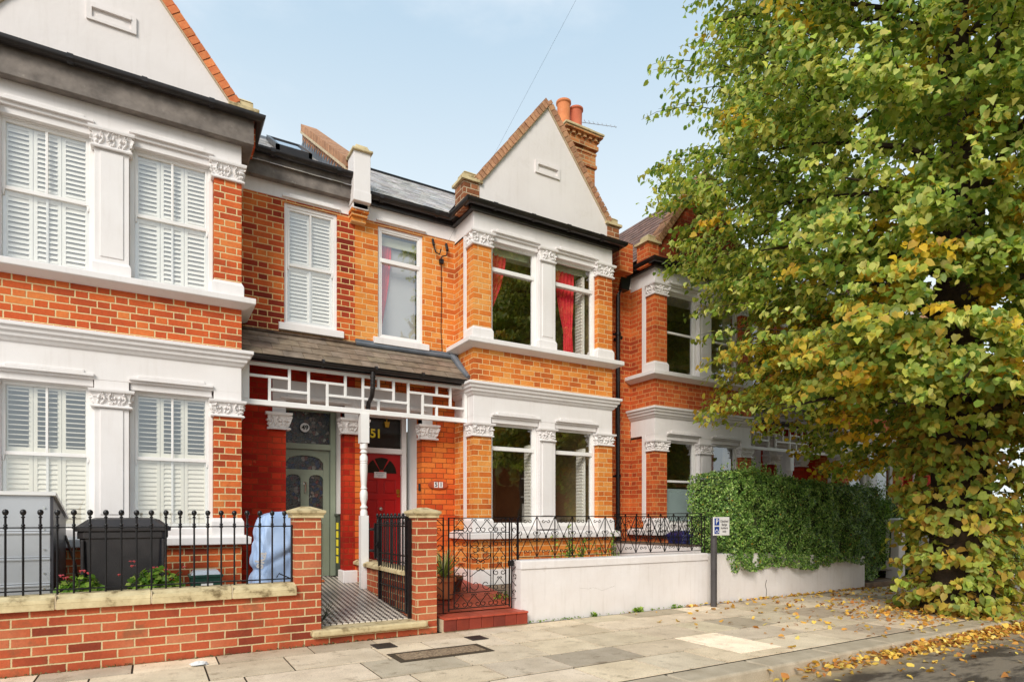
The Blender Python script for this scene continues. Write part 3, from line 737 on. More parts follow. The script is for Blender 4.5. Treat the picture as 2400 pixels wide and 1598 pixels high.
# --- door 51
y = 8.52; zb = .42
fr = door_common(2.525, 3.15, y, zb, 2.14, 2.70, 'whitegloss', H51)
tp = MB(); tp.quad((2.525, y+.03, 2.215), (3.15, y+.03, 2.215), (3.15, y+.03, 2.66), (2.525, y+.03, 2.66)); add('transom_light', tp, 'darkglass', fr)
text('numeral', '51', .17, (2.775, y+.02, 2.42), 'yellow', fr, bold=.005)
d = MB(); xa, xb = 2.53, 3.145; yy = y+.01; d.box(xa, xb, yy+.012, yy+.05, zb, 2.135)
def ring(mb, x0, x1, z0, z1, w, ya, yb):
    mb.box(x0, x1, ya, yb, z0, z0+w); mb.box(x0, x1, ya, yb, z1-w, z1); mb.box(x0, x0+w, ya, yb, z0+w, z1-w); mb.box(x1-w, x1, ya, yb, z0+w, z1-w)
xm = (xa+xb)/2
for a, b in ((xa, xa+.08), (xm-.045, xm+.045), (xb-.08, xb)): d.box(a, b, yy, yy+.013, zb, 1.83)
for z0, z1 in ((zb, .62), (1.48, 1.56), (1.76, 1.84)): d.box(xa, xb, yy-.001, yy+.013, z0, z1)
for a, b in ((xa+.1, xm-.065), (xm+.065, xb-.1)):
    for z0, z1 in ((.64, 1.46), (1.58, 1.74)): d.frust(a, b, yy+.0, yy+.02, z0, z1, 0, 0)
door = add('front_door', d, 'doorred', H51, bevel=.004)
fan = MB(); segs = 18
for i in range(segs):
    a0 = PI*i/segs; a1 = PI*(i+1)/segs
    if i % 6 in (0,) and i > 0: a0 += .06
    if i % 6 == 5 and i < 17: a1 -= .06
    for r0_, r1_ in ((.045, .225),):
        fan.prism([(xm+.02+r0_*math.cos(a0), 1.86+r0_*math.sin(a0)), (xm+.02+r1_*math.cos(a0), 1.86+r1_*math.sin(a0)), (xm+.02+r1_*math.cos(a1), 1.86+r1_*math.sin(a1)), (xm+.02+r0_*math.cos(a1), 1.86+r0_*math.sin(a1))], yy+.009, yy+.013)
add('fanlight', fan, M['darkglass'], door)
nt = MB(); nt.box(2.745, 2.925, yy-.006, yy, 1.79, 1.875); nt = add('notice', nt, 'signwhite', door)
text('notice_lettering', 'NO LEAFLETS', .022, (2.835, yy-.007, 1.855), 'blackink', nt, .0006); text('notice_lettering', 'no cold callers\nthank you', .018, (2.835, yy-.007, 1.82), 'signtext', nt, .0006)
k = MB(); k.lathe(0, 0, [(.0, 0), (.012, 0), (.014, .02), (.028, .035), (.03, .05), (.02, .062), (0, .064)], 16); k.v = [(2.83+a, yy-c, 1.345+b) for a, b, c in k.v]; add('door_knob', k, 'chrome', door, smooth=True)
k = MB(); k.box(3.08, 3.125, yy-.012, yy, 1.56, 1.63); k.box(3.09, 3.13, yy-.01, yy, 1.52, 1.545); add('door_lock', k, 'brass', door, bevel=.003)
lp = MB(); lp.box(2.86, 2.94, y+.10, y+.101, 2.5, 2.52); 
lp = MB(); lp.prism([(2.89, 2.60), (2.97, 2.60), (2.955, 2.52), (2.905, 2.52)], y-.02, y+.025); lp.tube([(2.93, y, 2.7), (2.93, y, 2.6)], .008, 8); lan = add('porch_lantern', lp, 'brass', H51)
bl = MB(); bl.box(3.27, 3.292, 8.12, 8.16, 1.60, 1.70); add('doorbell', bl, 'blackink', H51, bevel=.006)
# oval house number plaque
pq = MB(); pts = [(3.535+.150*abs(math.cos(a))**.9*(1 if math.cos(a) > 0 else -1), 1.688+.064*math.sin(a)) for a in [2*PI*i/32 for i in range(32)]]
pq.prism(pts, 8.055, 8.08); pl = add('number_plaque', pq, 'plaque', H51, bevel=.006)
for i, ch in enumerate('51'):
    q = MB(); cxn = 3.498+.075*i; q.box(cxn-.029, cxn+.029, 8.048, 8.056, 1.648, 1.728); q = add('number_tile', q, 'signwhite', pl); text('numeral', ch, .085, (cxn, 8.047, 1.688), 'blackink', q, .001, bold=.002)

# --- interiors of 51: curtains, blinds, lamp, shutters, shelf
(g1, u1, a1, c1), (g2, u2, a2, c2) = o51['w']
M['blind'] = mottled('roller_blind', lin(196,198,176), lin(180,184,160), 3, .8, .1, 50)
for u, a, c in ((u1, a1, c1), (u2, a2, c2)):
    b = MB(); b.box(a+.05, c-.05, 7.70, 7.712, 5.01, 5.10); b.tube([(a+.05, 7.706, 5.01), (c-.05, 7.706, 5.01)], .012, 8); add('blind', b, 'blind', u)
curtain(a1+.02, a1+.36, a1-.05, a1+.12, .62, 7.71, 3.7, 5.02, u1)
curtain(a2+.16, a2+.50, a2+.32, a2+.46, .7, 7.71, 3.7, 5.0, u2)
lm = MB(); lm.lathe(4.62, 8.5, [(.02, 5.0), (.03, 4.98), (.17, 4.90), (.19, 4.86), (.185, 4.855), (.02, 4.92)], 20); add('lamp_shade', lm, mottled('brass_shade', lin(190,140,60), lin(160,110,40), 3, .5, .05, 30), u1, smooth=True)
for u, xx in ((u2, c2-.16), (g2, c2-.14), (g1, c1-.03)):   # folded panel shutters beside the panes
    z0_, z1_ = (3.72, 4.98) if u is u2 else (1.12, 2.3)
    b = MB(); b.box(xx, xx+.035, 7.66, 7.86, z0_, z1_)
    for i in range(int((z1_-z0_)/.05)): b.box(xx-.012, xx, 7.68, 7.84, z0_+.02+i*.05, z0_+.045+i*.05)
    add('folded_shutter', b, 'shutterw', u)
b = MB(); b.box(a2+.1, a2+.5, 8.3, 8.6, .65, 1.45); b.box(a2+.08, a2+.5, 8.28, 8.6, 1.55, 1.57); b.box(a2+.08, a2+.5, 8.28, 8.6, 1.85, 1.87); b.box(a2+.46, a2+.5, 8.3, 8.6, 1.4, 2.2); add('shelf_unit', b, 'shutterw', H51)
fs, fa, fb = o51['fs']
curtain(fa+.02, fa+.25, fa+.02, fa+.09, .95, 8.26, 3.7, 5.05, fs)
b = MB(); b.box(fa+.04, fb-.04, 8.22, 8.235, 5.0, 5.12); add('blind', b, 'blind', fs)
b = MB(); b.box(fa+.04, fb-.04, 8.285, 8.29, 3.7, 5.0); add('sky_reflection_blind', b, mottled('reflected_sky_grey', lin(186,186,186), lin(176,177,178), 1.5, .9, .05, 40), fs)  # pale grey blind; the pane's sky reflection is painted in as its colour
# frosted film and mirror in 53
(g1, u1, a1, c1), (g2, u2, a2, c2) = o53['w']
b = MB(); b.box(a1+.05, c1-.05, 7.735, 7.738, 1.12, 1.72); add('frosted_film', b, mottled('frosted_film', lin(176,194,194), lin(170,188,188), 3, .6, .05, 50), g1)
b = MB(); b.box(a1+.06, a1+.2, 7.85, 7.87, 3.9, 4.35); add('mirror', b, 'shutter', u1)
M['lace'] = mottled('pale_curtain', lin(190,180,160), lin(170,160,140), 8, .9, .1, 40)
for u, a, c, z0_, z1_ in ((u2, a2, c2, 3.7, 5.1), (g2, a2, c2, 1.1, 2.55)):
    cc = curtain(c-.26, c-.06, c-.24, c-.06, None, 7.80, z0_, z1_, u); cc.data.materials[0] = M['lace']

# ================================================================ porch canopy shared by 49 and 51
def canopy(xa, xb, dy, label, xp, front=True):
    T = thing('porch_canopy', label, 'porch roof', ((xa+xb)/2, 7.6+dy, 2.5), None)
    yf = 7.60+dy; yb = 8.08+dy
    b = MB(); b.prism([(xa, 0), (xb, 0), (xb, 1), (xa, 1)], 0, 1); b = MB()
    yz = [(yf, 3.12), (yb, 3.53), (yb, 3.42), (yf+.04, 3.06)]
    b.v = [(xa, y, z) for y, z in yz]+[(xb, y, z) for y, z in yz]; b.f = [(0,1,2,3),(7,6,5,4)]+[(i, i+4, (i+1) % 4+4, (i+1) % 4) for i in range(4)]
    rb = add('roof_deck', b, 'roofboard', T)
    slates(xa, xb-.03, (yf-.03, 3.105), (yb, 3.52), .235, 4, 'porchslate', rb, tone=(.82, 1.12))
    l = MB(); l.v = []; l.tube([(xb-.02, yf-.02, 3.16), (xb-.03, yf+.2, 3.34), (xb-.05, yb-.05, 3.56)], [.03, .045, .05], 8)
    l.box(xp, xb-.02, yb-.035, yb-.004, 3.50, 3.60); l.tube([(xp, yb-.05, 3.535), (xb-.04, yb-.05, 3.535)], .028, 6); add('lead_flashing', l, 'lead', rb, smooth=True)
    l = MB(); l.box(xa, xp, yb-.02, yb-.003, 3.50, 3.55); l.tube([(xa, yb-.03, 3.52), (xp, yb-.03, 3.525)], .025, 6); add('cement_fillet', l, mottled('dark_cement', lin(96,78,62), lin(60,48,40), 12, .9, .5, 50), rb)
    g = MB(); r_ = .042; pr = [(r_*math.cos(PI+PI*k/8), r_*math.sin(PI+PI*k/8)) for k in range(9)]
    k0 = len(g.v)
    prof = [(yf-.045+a, 3.095+c) for a, c in pr]+[(yf-.045+a*.8, 3.097+c*.8) for a, c in reversed(pr)]
    n = len(prof); g.v += [(xa, y, z) for y, z in prof]+[(xb-.01, y, z) for y, z in prof]
    for i in range(n): j = (i+1) % n; g.f.append((i, n+i, n+j, j))
    g.f.append(tuple(range(n))); g.f.append(tuple(range(n, 2*n))[::-1])
    for xx in (xa+.9, xp+.1, xa+2.2): g.tube([(xx, yf-.045, 3.094), (xx+.03, yf-.045, 3.094)], r_+.006, 10)
    gt = add('gutter', g, 'black', T, smooth=True)
    f = MB(); f.box(xa, xb, yf+.015, yf+.04, 3.045, 3.115); add('fascia', f, 'black', T)
    # lattice frieze
    yl = yf+.07; z0, z1 = 2.54, 3.045
    L = MB(); w = .032; t0, t1 = yl, yl+.035
    L.box(xa, xb, t0-.012, t1+.02, z0, z0+.062); L.box(xa, xb, t0-.004, t1+.012, z1-.04, z1)
    L.box(xa, xa+.10, t0-.015, t1+.02, z0+.062, z1-.04); L.box(xb-.045, xb, t0-.015, t1+.02, z0+.062, z1-.04)
    za, zb_ = z0+.062, z1-.04; h1 = za+(zb_-za)*.33; h2 = za+(zb_-za)*.70
    u0, u1 = xa+.10, xb-.045; mid = (u0+u1)/2
    def V(x, a, c): L.box(x-w/2, x+w/2, t0, t1, a, c)
    def Hh(a, c, z): L.box(a, c, t0+.001, t1-.001, z-w/2, z+w/2)
    p = (xp-.0-u0)/6.06
    xs = [u0+p*i for i in range(7)]
    V(xs[1], za, h2); Hh(u0, xs[2], h2); V(xs[2], h1, zb_); Hh(xs[1], xs[3], h1); V(xs[3], za, zb_)
    Hh(xs[3], xs[5], h2); V(xs[4], za, h2); Hh(xs[4], xs[6], h1); V(xs[5], h1, zb_); V(xs[6], za, zb_)
    q = (u1-xs[6])/7; ys = [xs[6]+q*i for i in range(8)]
    Hh(ys[0], ys[2], h2); V(ys[1], h2, zb_); V(ys[1], za, h1); Hh(ys[0], ys[3], h1); V(ys[2], h1, zb_); V(ys[3], za, zb_)
    Hh(ys[3], ys[6], h2); V(ys[4], za, h2); V(ys[5], h2, zb_); Hh(ys[4], ys[7], h1); V(ys[5], za, h1); V(ys[6], h1, zb_)
    add('lattice_frieze', L, 'whitegloss', T, bevel=.004)
    # turned post
    s = .049; P_ = MB(); cy = yl+.02; pz = .18
    P_.box(xp-s, xp+s, cy-s, cy+s, pz, 1.245); P_.box(xp-s-.006, xp+s+.006, cy-s-.006, cy+s+.006, 2.17, 2.54)
    pr = [(.046, 1.245), (.046, 1.30), (.034, 1.32), (.05, 1.35), (.032, 1.375), (.03, 1.39), (.048, 1.46), (.05, 1.53), (.042, 1.56), (.034, 1.575), (.044, 1.59), (.034, 1.61), (.036, 1.63), (.049, 1.83), (.049, 1.90), (.044, 1.905), (.05, 1.92), (.044, 1.935), (.05, 1.94), (.05, 2.0), (.03, 2.03), (.05, 2.05), (.035, 2.08), (.05, 2.1), (.048, 2.17)]
    P_.lathe(xp, cy, pr, 20)
    add('turned_post', P_, 'whitegloss', T, smooth=True, bevel=0)
    if front:
        d = MB(); dx = xp+.075; d.tube([(dx, yf-.045, 3.06), (dx, yf-.045, 2.84), (dx, yf-.01, 2.76), (dx, yf+.13, 2.70), (dx, yf+.16, 2.6)], .029, 12)
        for z in (2.99, 2.95, 2.91, 2.85): d.tube([(dx, yf-.045, z), (dx, yf-.045, z+.016)], .035, 12)
        add('downpipe', d, 'black', gt, smooth=True)
    return T
canopy(.88, 3.80, 0, 'brown slate porch canopy with white lattice frieze and turned post over doors 49 and 51', 2.34)
canopy(9.73, 12.62, .12, 'brown slate porch canopy with white lattice between the two further houses, partly behind leaves', 11.18, False)

# ---- roof parapet between 49 and 51
P = MB(); xa, xb = 2.26, 2.47
yz = [(7.9, 5.42), (7.9, 5.98), (8.12, 5.98), (8.2, 5.94), (11.0, 7.93), (11.0, 7.55), (8.1, 5.45)]
n = len(yz); P.v = [(xa, y, z) for y, z in yz]+[(xb, y, z) for y, z in yz]; P.f = [tuple(range(n)), tuple(range(n, 2*n))]+[(i, i+n, (i+1) % n+n, (i+1) % n) for i in range(n)]
pa = add('party_parapet', P, 'brickcope', H51)
w_ = MB(); w_.box(xa-.006, xb+.006, 7.835, 8.11, 5.42, 5.975); w_.box(xa-.012, xb+.012, 7.825, 8.08, 5.33, 5.46); w_.frust(xa+.006, xb-.006, 7.9, 8.08, 5.33, 5.26, -.0, 0)
w_.prism([(xa, 5.27), (xb, 5.27), (xb, 5.33), (xa, 5.33)], 7.9, 8.1); add('corbel_block', w_, 'white', pa, bevel=.006)
w_ = MB(); w_.box(xa+.01, xb-.01, 7.99, 8.10, 5.13, 5.19); w_.box(xa, xb, 7.95, 8.10, 5.19, 5.235); w_.box(xa-.01, xb+.01, 7.92, 8.10, 5.235, 5.27); add('brick_corbel', w_, 'brick51', pa)
w_ = MB(); w_.box(xa-.03, xb+.03, 7.80, 8.13, 5.975, 6.005); w_.frust(xa, xb, 7.83, 8.1, 6.005, 6.075, .03, .03); add('parapet_cap', w_, 'stone', pa, bevel=.006)
c = MB(); dz = (7.93-5.94)/2.8; L = math.hypot(2.8, 2.8*dz)
for i in range(42):
    a0 = 8.14+i*2.84/42; a1 = a0+2.84/42-.008; tn = random.uniform(.7, 1.15); k = len(c.v)
    f = lambda y: 5.95+(y-8.2)*dz
    c.v += [(x, y, f(y)+h) for x in (xa-.03, xb+.03) for y, h in ((a0, .0), (a1, .0), (a1, .12), (a0, .12))]
    c.f += [tuple(k+j for j in q) for q in ((0,1,2,3),(7,6,5,4),(0,4,5,1),(1,5,6,2),(2,6,7,3),(3,7,4,0))]; c.c = (c.c or [])+[(tn, tn, tn)]*8
add('coping', c, 'copebrick', pa)
c = MB(); k = 0; c.v = [(x, y, f(y)+h) for x in (xa-.035, xb+.035) for y, h in ((8.16, -.045), (11.0, -.045), (11.0, -.002), (8.16, -.002))]; c.f = [(0,1,2,3),(7,6,5,4),(0,4,5,1),(1,5,6,2),(2,6,7,3),(3,7,4,0)]; add('tile_creasing', c, 'mortar', pa)
c = MB()
for i in range(17):
    y0 = 8.3+i*.16; z = 5.55+(y0-8.0)*.683; c.v += []; c.box(xa-.012, xa-.002, y0, y0+.15, z-.02, z+.20)
add('step_flashing', c, 'lead', pa)
# rooflight on 49
R = MB(); ys, ye = 9.6, 10.5; fz = lambda y: 5.6+(y-8.0)*.683
for (a, b2, c0, c1) in ((1.6, 2.12, ys, ys+.06), (1.6, 2.12, ye-.06, ye), (1.6, 1.65, ys, ye), (2.07, 2.12, ys, ye)):
    k = len(R.v); R.v += [(x, y, fz(y)+h) for x in (a, b2) for y, h in ((c0, .0), (c1, .0), (c1, .09), (c0, .09))]
    R.f += [tuple(k+j for j in q) for q in ((0,1,2,3),(7,6,5,4),(0,4,5,1),(1,5,6,2),(2,6,7,3),(3,7,4,0))]
rl = add('rooflight', R, 'black', H49); g = MB(); g.quad((1.62, ys, fz(ys)+.07), (2.1, ys, fz(ys)+.07), (2.1, ye, fz(ye)+.07), (1.62, ye, fz(ye)+.07)); add('pane', g, 'glass', rl)

# ---- chimney on the party wall of 51/53
cx0, cx1, cy0, cy1 = 6.42, 7.03, 8.9, 9.9
C_ = MB(); C_.box(cx0, cx1, cy0, cy1, 5.6, 7.95)
for i, (e, z0_, z1_) in enumerate(((.03, 7.62, 7.68), (.012, 7.68, 7.86), (.024, 7.86, 7.9), (.05, 7.95, 8.02), (.03, 8.02, 8.10), (.11, 8.16, 8.2))): C_.box(cx0-e, cx1+e, cy0-e, cy1+e, z0_, z1_)
for i in range(6): C_.box(cx0-.07+i*.125, cx0-.01+i*.125, cy0-.075, cy0, 8.10, 8.16)
for i in range(7): C_.box(cx1, cx1+.075, cy0-.05+i*.155, cy0+.02+i*.155, 8.10, 8.16)
C_.box(cx0-.03, cx1+.03, cy0-.03, cy1+.03, 8.10, 8.16)
M['brickchim'] = brick('brick_weathered_chimney', [lin(120,72,46), lin(176,104,62), lin(206,134,80), lin(220,160,104)], lin(206,184,140), joint=.010, strain=(lin(96,84,66), 6, .58, .6))
ch = add('chimney_stack', C_, 'brickchim', H51)
c = MB(); c.box(cx0-.13, cx1+.13, cy0-.13, cy1+.13, 8.2, 8.235); c.frust(cx0-.03, cx1+.02, cy0-.03, cy1+.03, 8.235, 8.36, .05, .05); add('chimney_cap', c, 'stone', ch, bevel=.006)
for i, (px, py, h, mt) in enumerate(((6.47, 9.1, .45, 'terra'), (6.76, 9.12, .43, 'terrared'), (6.72, 9.6, .36, 'terrared'))):
    c = MB(); r = .118; c.lathe(px, py, [(r+.015, 8.33), (r+.01, 8.38), (r-.005, 8.38+h*.2), (r, 8.33+h*.88), (r+.02, 8.33+h*.93), (r+.02, 8.33+h), (r-.02, 8.33+h), (r-.03, 8.4)], 24); add('chimney_pot', c, mt, ch, smooth=True)
an = MB(); an.tube([(6.85, 9.15, 8.40), (6.85, 9.15, 8.62)], .012, 6); an.tube([(6.85, 9.15, 8.58), (7.72, 9.1, 8.74)], .006, 5)
for i in range(8):
    u = .12+i*.12; x_ = 6.85+.87*u; z_ = 8.58+.16*u; an.tube([(x_, 9.08, z_-.03), (x_, 9.12, z_+.035)], .007, 5)
tag(add('television_aerial', an, 'metalgrey'), 'thin silver television aerial beside the orange chimney pots', 'aerial')

# ---- corbelled party strip + downpipe between 51 and 53
b = MB()
for i in range(9): b.box(6.62, 6.86, 7.98-i*.018, 8.1, 5.13+i*.036-.18, 5.166+i*.036-.18)
b.box(6.60, 6.88, 7.7, 8.1, 5.27, 5.75); add('party_corbel', b, 'brick53', H51)
d = MB(); dx, dyy = 6.80, 7.98; d.tube([(dx, dyy, .5), (dx, dyy, 5.0)], .036, 12); d.tube([(dx+.0, dyy, 5.0), (dx+.05, 7.93, 5.12), (dx+.06, 7.9, 5.4)], .034, 10)
for z in (1.9, 3.1, 4.3): d.tube([(dx, dyy, z), (dx, dyy, z+.045)], .05, 12); d.box(dx-.075, dx+.075, dyy+.03, dyy+.05, z+.005, z+.035)
d.frust(dx-.03, dx+.14, 7.86, 8.0, 5.05, 5.22, -.02, -.02); d.box(dx-.05, dx+.16, 7.84, 8.02, 5.22, 5.27)
tag(add('downpipe', d, 'iron', None, smooth=True), 'black cast-iron downpipe in the gap between the two bays', 'downpipe')

# ---- cables
def sag(a, b, s, n=16): a, b = Vector(a), Vector(b); return [tuple(a.lerp(b, i/n)+Vector((0, 0, -s*4*(i/n)*(1-i/n)))) for i in range(n+1)]
c = MB(); c.tube(sag((3.67, 8.04, 5.17), (3.77, -3.0, 9.85), .02), .0010, 4); tag(add('telephone_wire', c, 'iron'), 'thin overhead wire running up from the bracket above the lattice porch', 'wire')
k = MB(); k.tube([(3.45, 8.06, 5.18), (3.45, 8.02, 5.08)], .018, 8); k.tube([(3.66, 8.06, 5.16), (3.66, 8.02, 5.05)], .02, 8)
k.tube([(3.45, 8.03, 5.08), (3.48, 8.02, 4.99), (3.54, 8.02, 4.97), (3.56, 8.02, 5.05)], .009, 6); k.tube([(3.66, 8.03, 5.05), (3.65, 8.02, 4.98), (3.58, 8.02, 4.95), (3.55, 8.02, 4.90)], .009, 6)
k.box(3.55, 3.61, 8.03, 8.07, 4.86, 4.92); k = tag(add('cable_bracket', k, 'blackink', None, smooth=True), 'black cable clamps looped on brickwork under the white eaves band', 'cable bracket')
k = MB(); k.tube([(3.585, 8.068, 4.88), (3.59, 8.068, 4.3), (3.582, 8.068, 3.9), (3.60, 8.068, 3.58)], .005, 5); tag(add('wall_cable', k, 'blackink'), 'thin dark cable dropping down brick wall to the porch roof', 'cable')
k = MB(); k.tube([(6.93, 8.17, 5.1), (6.99, 8.17, 4.4), (6.92, 8.17, 3.4), (6.9, 8.17, 2.6)], .005, 5); k.box(6.86, 6.92, 8.0, 8.17, 4.26, 4.31); tag(add('wall_cable', k, 'blackink'), 'thin cable hanging down orange wall beside the black downpipe', 'cable')

# ================================================================ ground
g = MB(); g.box(-60, 90, 3.46, 60, -.4, -.007); struct('ground', g, 'joint')
g = MB(); g.quad((-60, -60, -.105), (90, -60, -.105), (90, 3.4, -.105), (-60, 3.4, -.105)); struct('road', g, 'road')
pv = MB(); kb = MB(); bands = [3.50, 4.02, 4.50, 5.08, 5.62, 5.96]
def tone():
    r = random.random()
    if r < .16: q = random.uniform(.56, .70)
    elif r < .34: q = random.uniform(1.04, 1.22)
    else: q = random.uniform(.80, 1.04)
    return (q*random.uniform(.98, 1.03), q, q*random.uniform(.94, 1.03))
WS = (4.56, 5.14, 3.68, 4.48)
for i in range(len(bands)-1):
    x = -3.2+random.uniform(0, .5)
    while x < 24:
        w = random.choice([.5, .62, .62, .78, .9]); y0, y1 = bands[i], bands[i+1]
        a, b = x+.004, x+w-.004; hz = random.uniform(-.002, .002); c = tone()
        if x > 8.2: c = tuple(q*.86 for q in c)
        def slab(a, b, y0, y1, c):
            if b-a < .02: return
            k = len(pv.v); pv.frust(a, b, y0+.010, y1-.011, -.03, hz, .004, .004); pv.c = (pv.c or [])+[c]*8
        if y0 < WS[3] and y1 > WS[2] and a < WS[1] and b > WS[0]:
            if y0 < WS[2]-.05 or y1 > WS[3]+.05: pass
            slab(a, min(b, WS[0]-.004), y0, y1, c); slab(max(a, WS[1]+.004), b, y0, y1, c)
            lo, hi = max(a, WS[0]), min(b, WS[1])
            if y0 < WS[2]: slab(lo, hi, y0, WS[2]-.004, c)
            if y1 > WS[3]: slab(lo, hi, WS[3]+.004, y1, c)
        else: slab(a, b, y0, y1, c)
        x += w
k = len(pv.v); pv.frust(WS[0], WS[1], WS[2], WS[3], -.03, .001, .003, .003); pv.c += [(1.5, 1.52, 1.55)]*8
struct('pavement', pv, 'paving')
x = -3
while x < 24:
    w = .92; kb.box(x+.005, x+w-.005, 3.22, 3.49, -.3, .001+random.uniform(-.002, .002)); x += w
k = struct('kerb', kb, 'kerb', bevel=.02)
# garden grounds
g = MB(); g.v = [(-3, 6.2, .10), (1.42, 6.2, .10), (1.42, 8.1, .14), (-3, 8.1, .14)]; g.f = [(0, 1, 2, 3)]; struct('garden_ground', g, 'soil')
g = MB(); g.v = [(1.40, 6.14, .157), (2.42, 6.14, .157), (2.42, 8.6, .418), (1.40, 8.6, .418), (1.40, 6.14, 0), (2.42, 6.14, 0)]; g.f = [(0, 1, 2, 3), (0, 4, 5, 1)]; struct('tiled_path', g, 'checker')
g = MB(); g.v = [(1.40, 7.4, .30), (1.46, 7.4, .30), (1.46, 8.08, .372), (1.40, 8.08, .372)]; g.f = [(0, 1, 2, 3)]
rt = MB()
for i in range(9):
    for j in range(16):
        x_ = 2.56+i*.15; y_ = 6.2+j*.152; z_ = .165+(y_-6.2)*.115; c = random.uniform(.85, 1.15); k = len(rt.v)
        rt.v += [(x_, y_, z_), (x_+.146, y_, z_), (x_+.146, y_+.148, z_+.017), (x_, y_+.148, z_+.017)]; rt.f.append((k, k+1, k+2, k+3)); rt.c = (rt.c or [])+[(c*1.25, c*1.15, c)]*4
struct('garden_path', rt, 'redtile')
g = MB(); g.v = [(2.42, 6.2, .14), (6.7, 6.2, .14), (6.7, 8.1, .355), (2.42, 8.1, .355)]; g.f = [(0, 1, 2, 3)]; struct('garden_ground', g, 'joint')
g = MB(); g.v = [(3.9, 6.3, .155), (6.7, 6.3, .155), (6.7, 7.4, .285), (3.9, 7.4, .285)]; g.f = [(0, 1, 2, 3)]; struct('garden_paving', g, 'soil')
g = MB(); g.v = [(6.8, 6.2, .3), (24, 6.2, .1), (24, 8.3, .2), (6.8, 8.3, .4)]; g.f = [(0, 1, 2, 3)]; struct('garden_ground', g, 'soil')

# door mat
g = MB(); g.box(1.52, 1.95, 8.12, 8.36, .38, .40); tag(add('door_mat', g, mottled('coir_mat', lin(196,110,60), lin(170,90,44), 20, .95, .5, 80)), 'brown coir mat at the green front door', 'door mat')

# steps
T = thing('front_step', 'worn pale stone step on brick riser before the chequered path', 'step', (1.95, 6.0, 0))
g = MB(); g.box(1.33, 2.6, 5.96, 6.16, .0, .085); add('riser', g, 'brickwall', T)
g = MB(); g.box(1.30, 2.47, 5.89, 6.14, .085, .15); add('tread', g, 'stone', T, bevel=.018)
T = thing('front_step', 'red quarry-tiled step under the ornate scrolled gate', 'step', (3.2, 6.0, 0))
g = MB()
for i in range(7):
    a = 2.655+i*.149; c = random.choice([(.5, .46, .5), (.7, .6, .6), (.85, .8, .75), (.6, .5, .45)]); k = len(g.v); g.box(a+.002, a+.147, 5.90, 5.94, .012, .135); g.c = (g.c or [])+[c]*8
add('riser', g, 'redtile', T, bevel=.006)
g = MB()
for i in range(7):
    a = 2.655+i*.149; c = random.uniform(1.05, 1.35); g.box(a+.001, a+.148, 5.885, 6.2, .135, .157); g.c = (g.c or [])+[(c, c*.95, c*.9)]*8
add('tread', g, 'redtile', T, bevel=.006)
g = MB(); g.box(2.652, 3.70, 5.92, 6.22, .0, .135); add('step_core', g, 'mortar', T)

# ---- garden wall of 49
T = thing('garden_wall', 'low red brick front wall with weathered stone coping and one capped pier', 'wall', (0, 6.0, 0))
g = MB(); g.box(-3.4, 1.165, 5.97, 6.19, -.02, .495); add('brickwork', g, 'brickwall', T)
x = -3.35
cuts = [-3.4, -2.3, -1.35, -.62, .06, .62, 1.175]
cuts = [-3.4, -2.5, -1.6, -.648, -.0, .62, 1.175]
for i in range(6):
    g = MB(); a, b = cuts[i]+.006, cuts[i+1]-.006
    g.box(a, b, 5.925, 6.235, .495, .545); k = len(g.v)
    yz = [(5.925, .545), (5.935, .575), (6.0, .605), (6.16, .605), (6.225, .575), (6.235, .545)]
    g.v += [(a, y, z) for y, z in yz]+[(b, y, z) for y, z in yz]; n = 6
    g.f += [tuple(range(k, k+n)), tuple(range(k+n, k+2*n))]+[(k+i2, k+n+i2, k+n+(i2+1) % n, k+(i2+1) % n) for i2 in range(n)]
    add('coping_stone', g, 'stone', T, bevel=.004)
g = MB()
for c in cuts[1:-1]: g.box(c-.005, c+.005, 5.93, 6.23, .5, .600)
add('coping_joint', g, 'mortar', T)
def pier(T, x0, x1, y0, y1):
    g = MB(); g.box(x0, x1, y0, y1, .0, 1.215); p = add('brick_pier', g, 'brickwall', T)
    g = MB(); g.box(x0-.02, x1+.02, y0-.02, y1+.02, 1.215, 1.24); g.frust(x0-.02, x1+.02, y0-.02, y1+.02, 1.24, 1.262, -.018, -.018); g.box(x0-.04, x1+.04, y0-.04, y1+.04, 1.262, 1.285); g.frust(x0-.04, x1+.04, y0-.04, y1+.04, 1.285, 1.325, .12, .12)
    add('pier_cap', g, 'stone', p, bevel=.004)
pier(T, 1.162, 1.40, 5.965, 6.195)
T = thing('gate_pier', 'single brick gate pier with stone cap between the two gates', 'gate pier', (2.48, 6.07, 0))
pier(T, 2.37, 2.60, 5.965, 6.19)
T = thing('garden_wall', 'low brick dividing wall with stone coping running from gate pier to porch post', 'wall', (2.45, 6.9, 0))
g = MB(); g.box(2.36, 2.55, 6.195, 7.62, .1, .60); g.box(2.36, 2.55, 7.76, 8.08, .1, .60); add('brickwork', g, 'brickwall', T)
for a, b in ((6.2, 6.85), (6.86, 7.63), (7.75, 8.07)):
    g = MB(); g.box(2.31, 2.60, a, b, .60, .635); g.prism([(2.31, .635), (2.60, .635), (2.55, .66), (2.36, .66)], a, b); add('coping_stone', g, 'stone', T, bevel=.004)

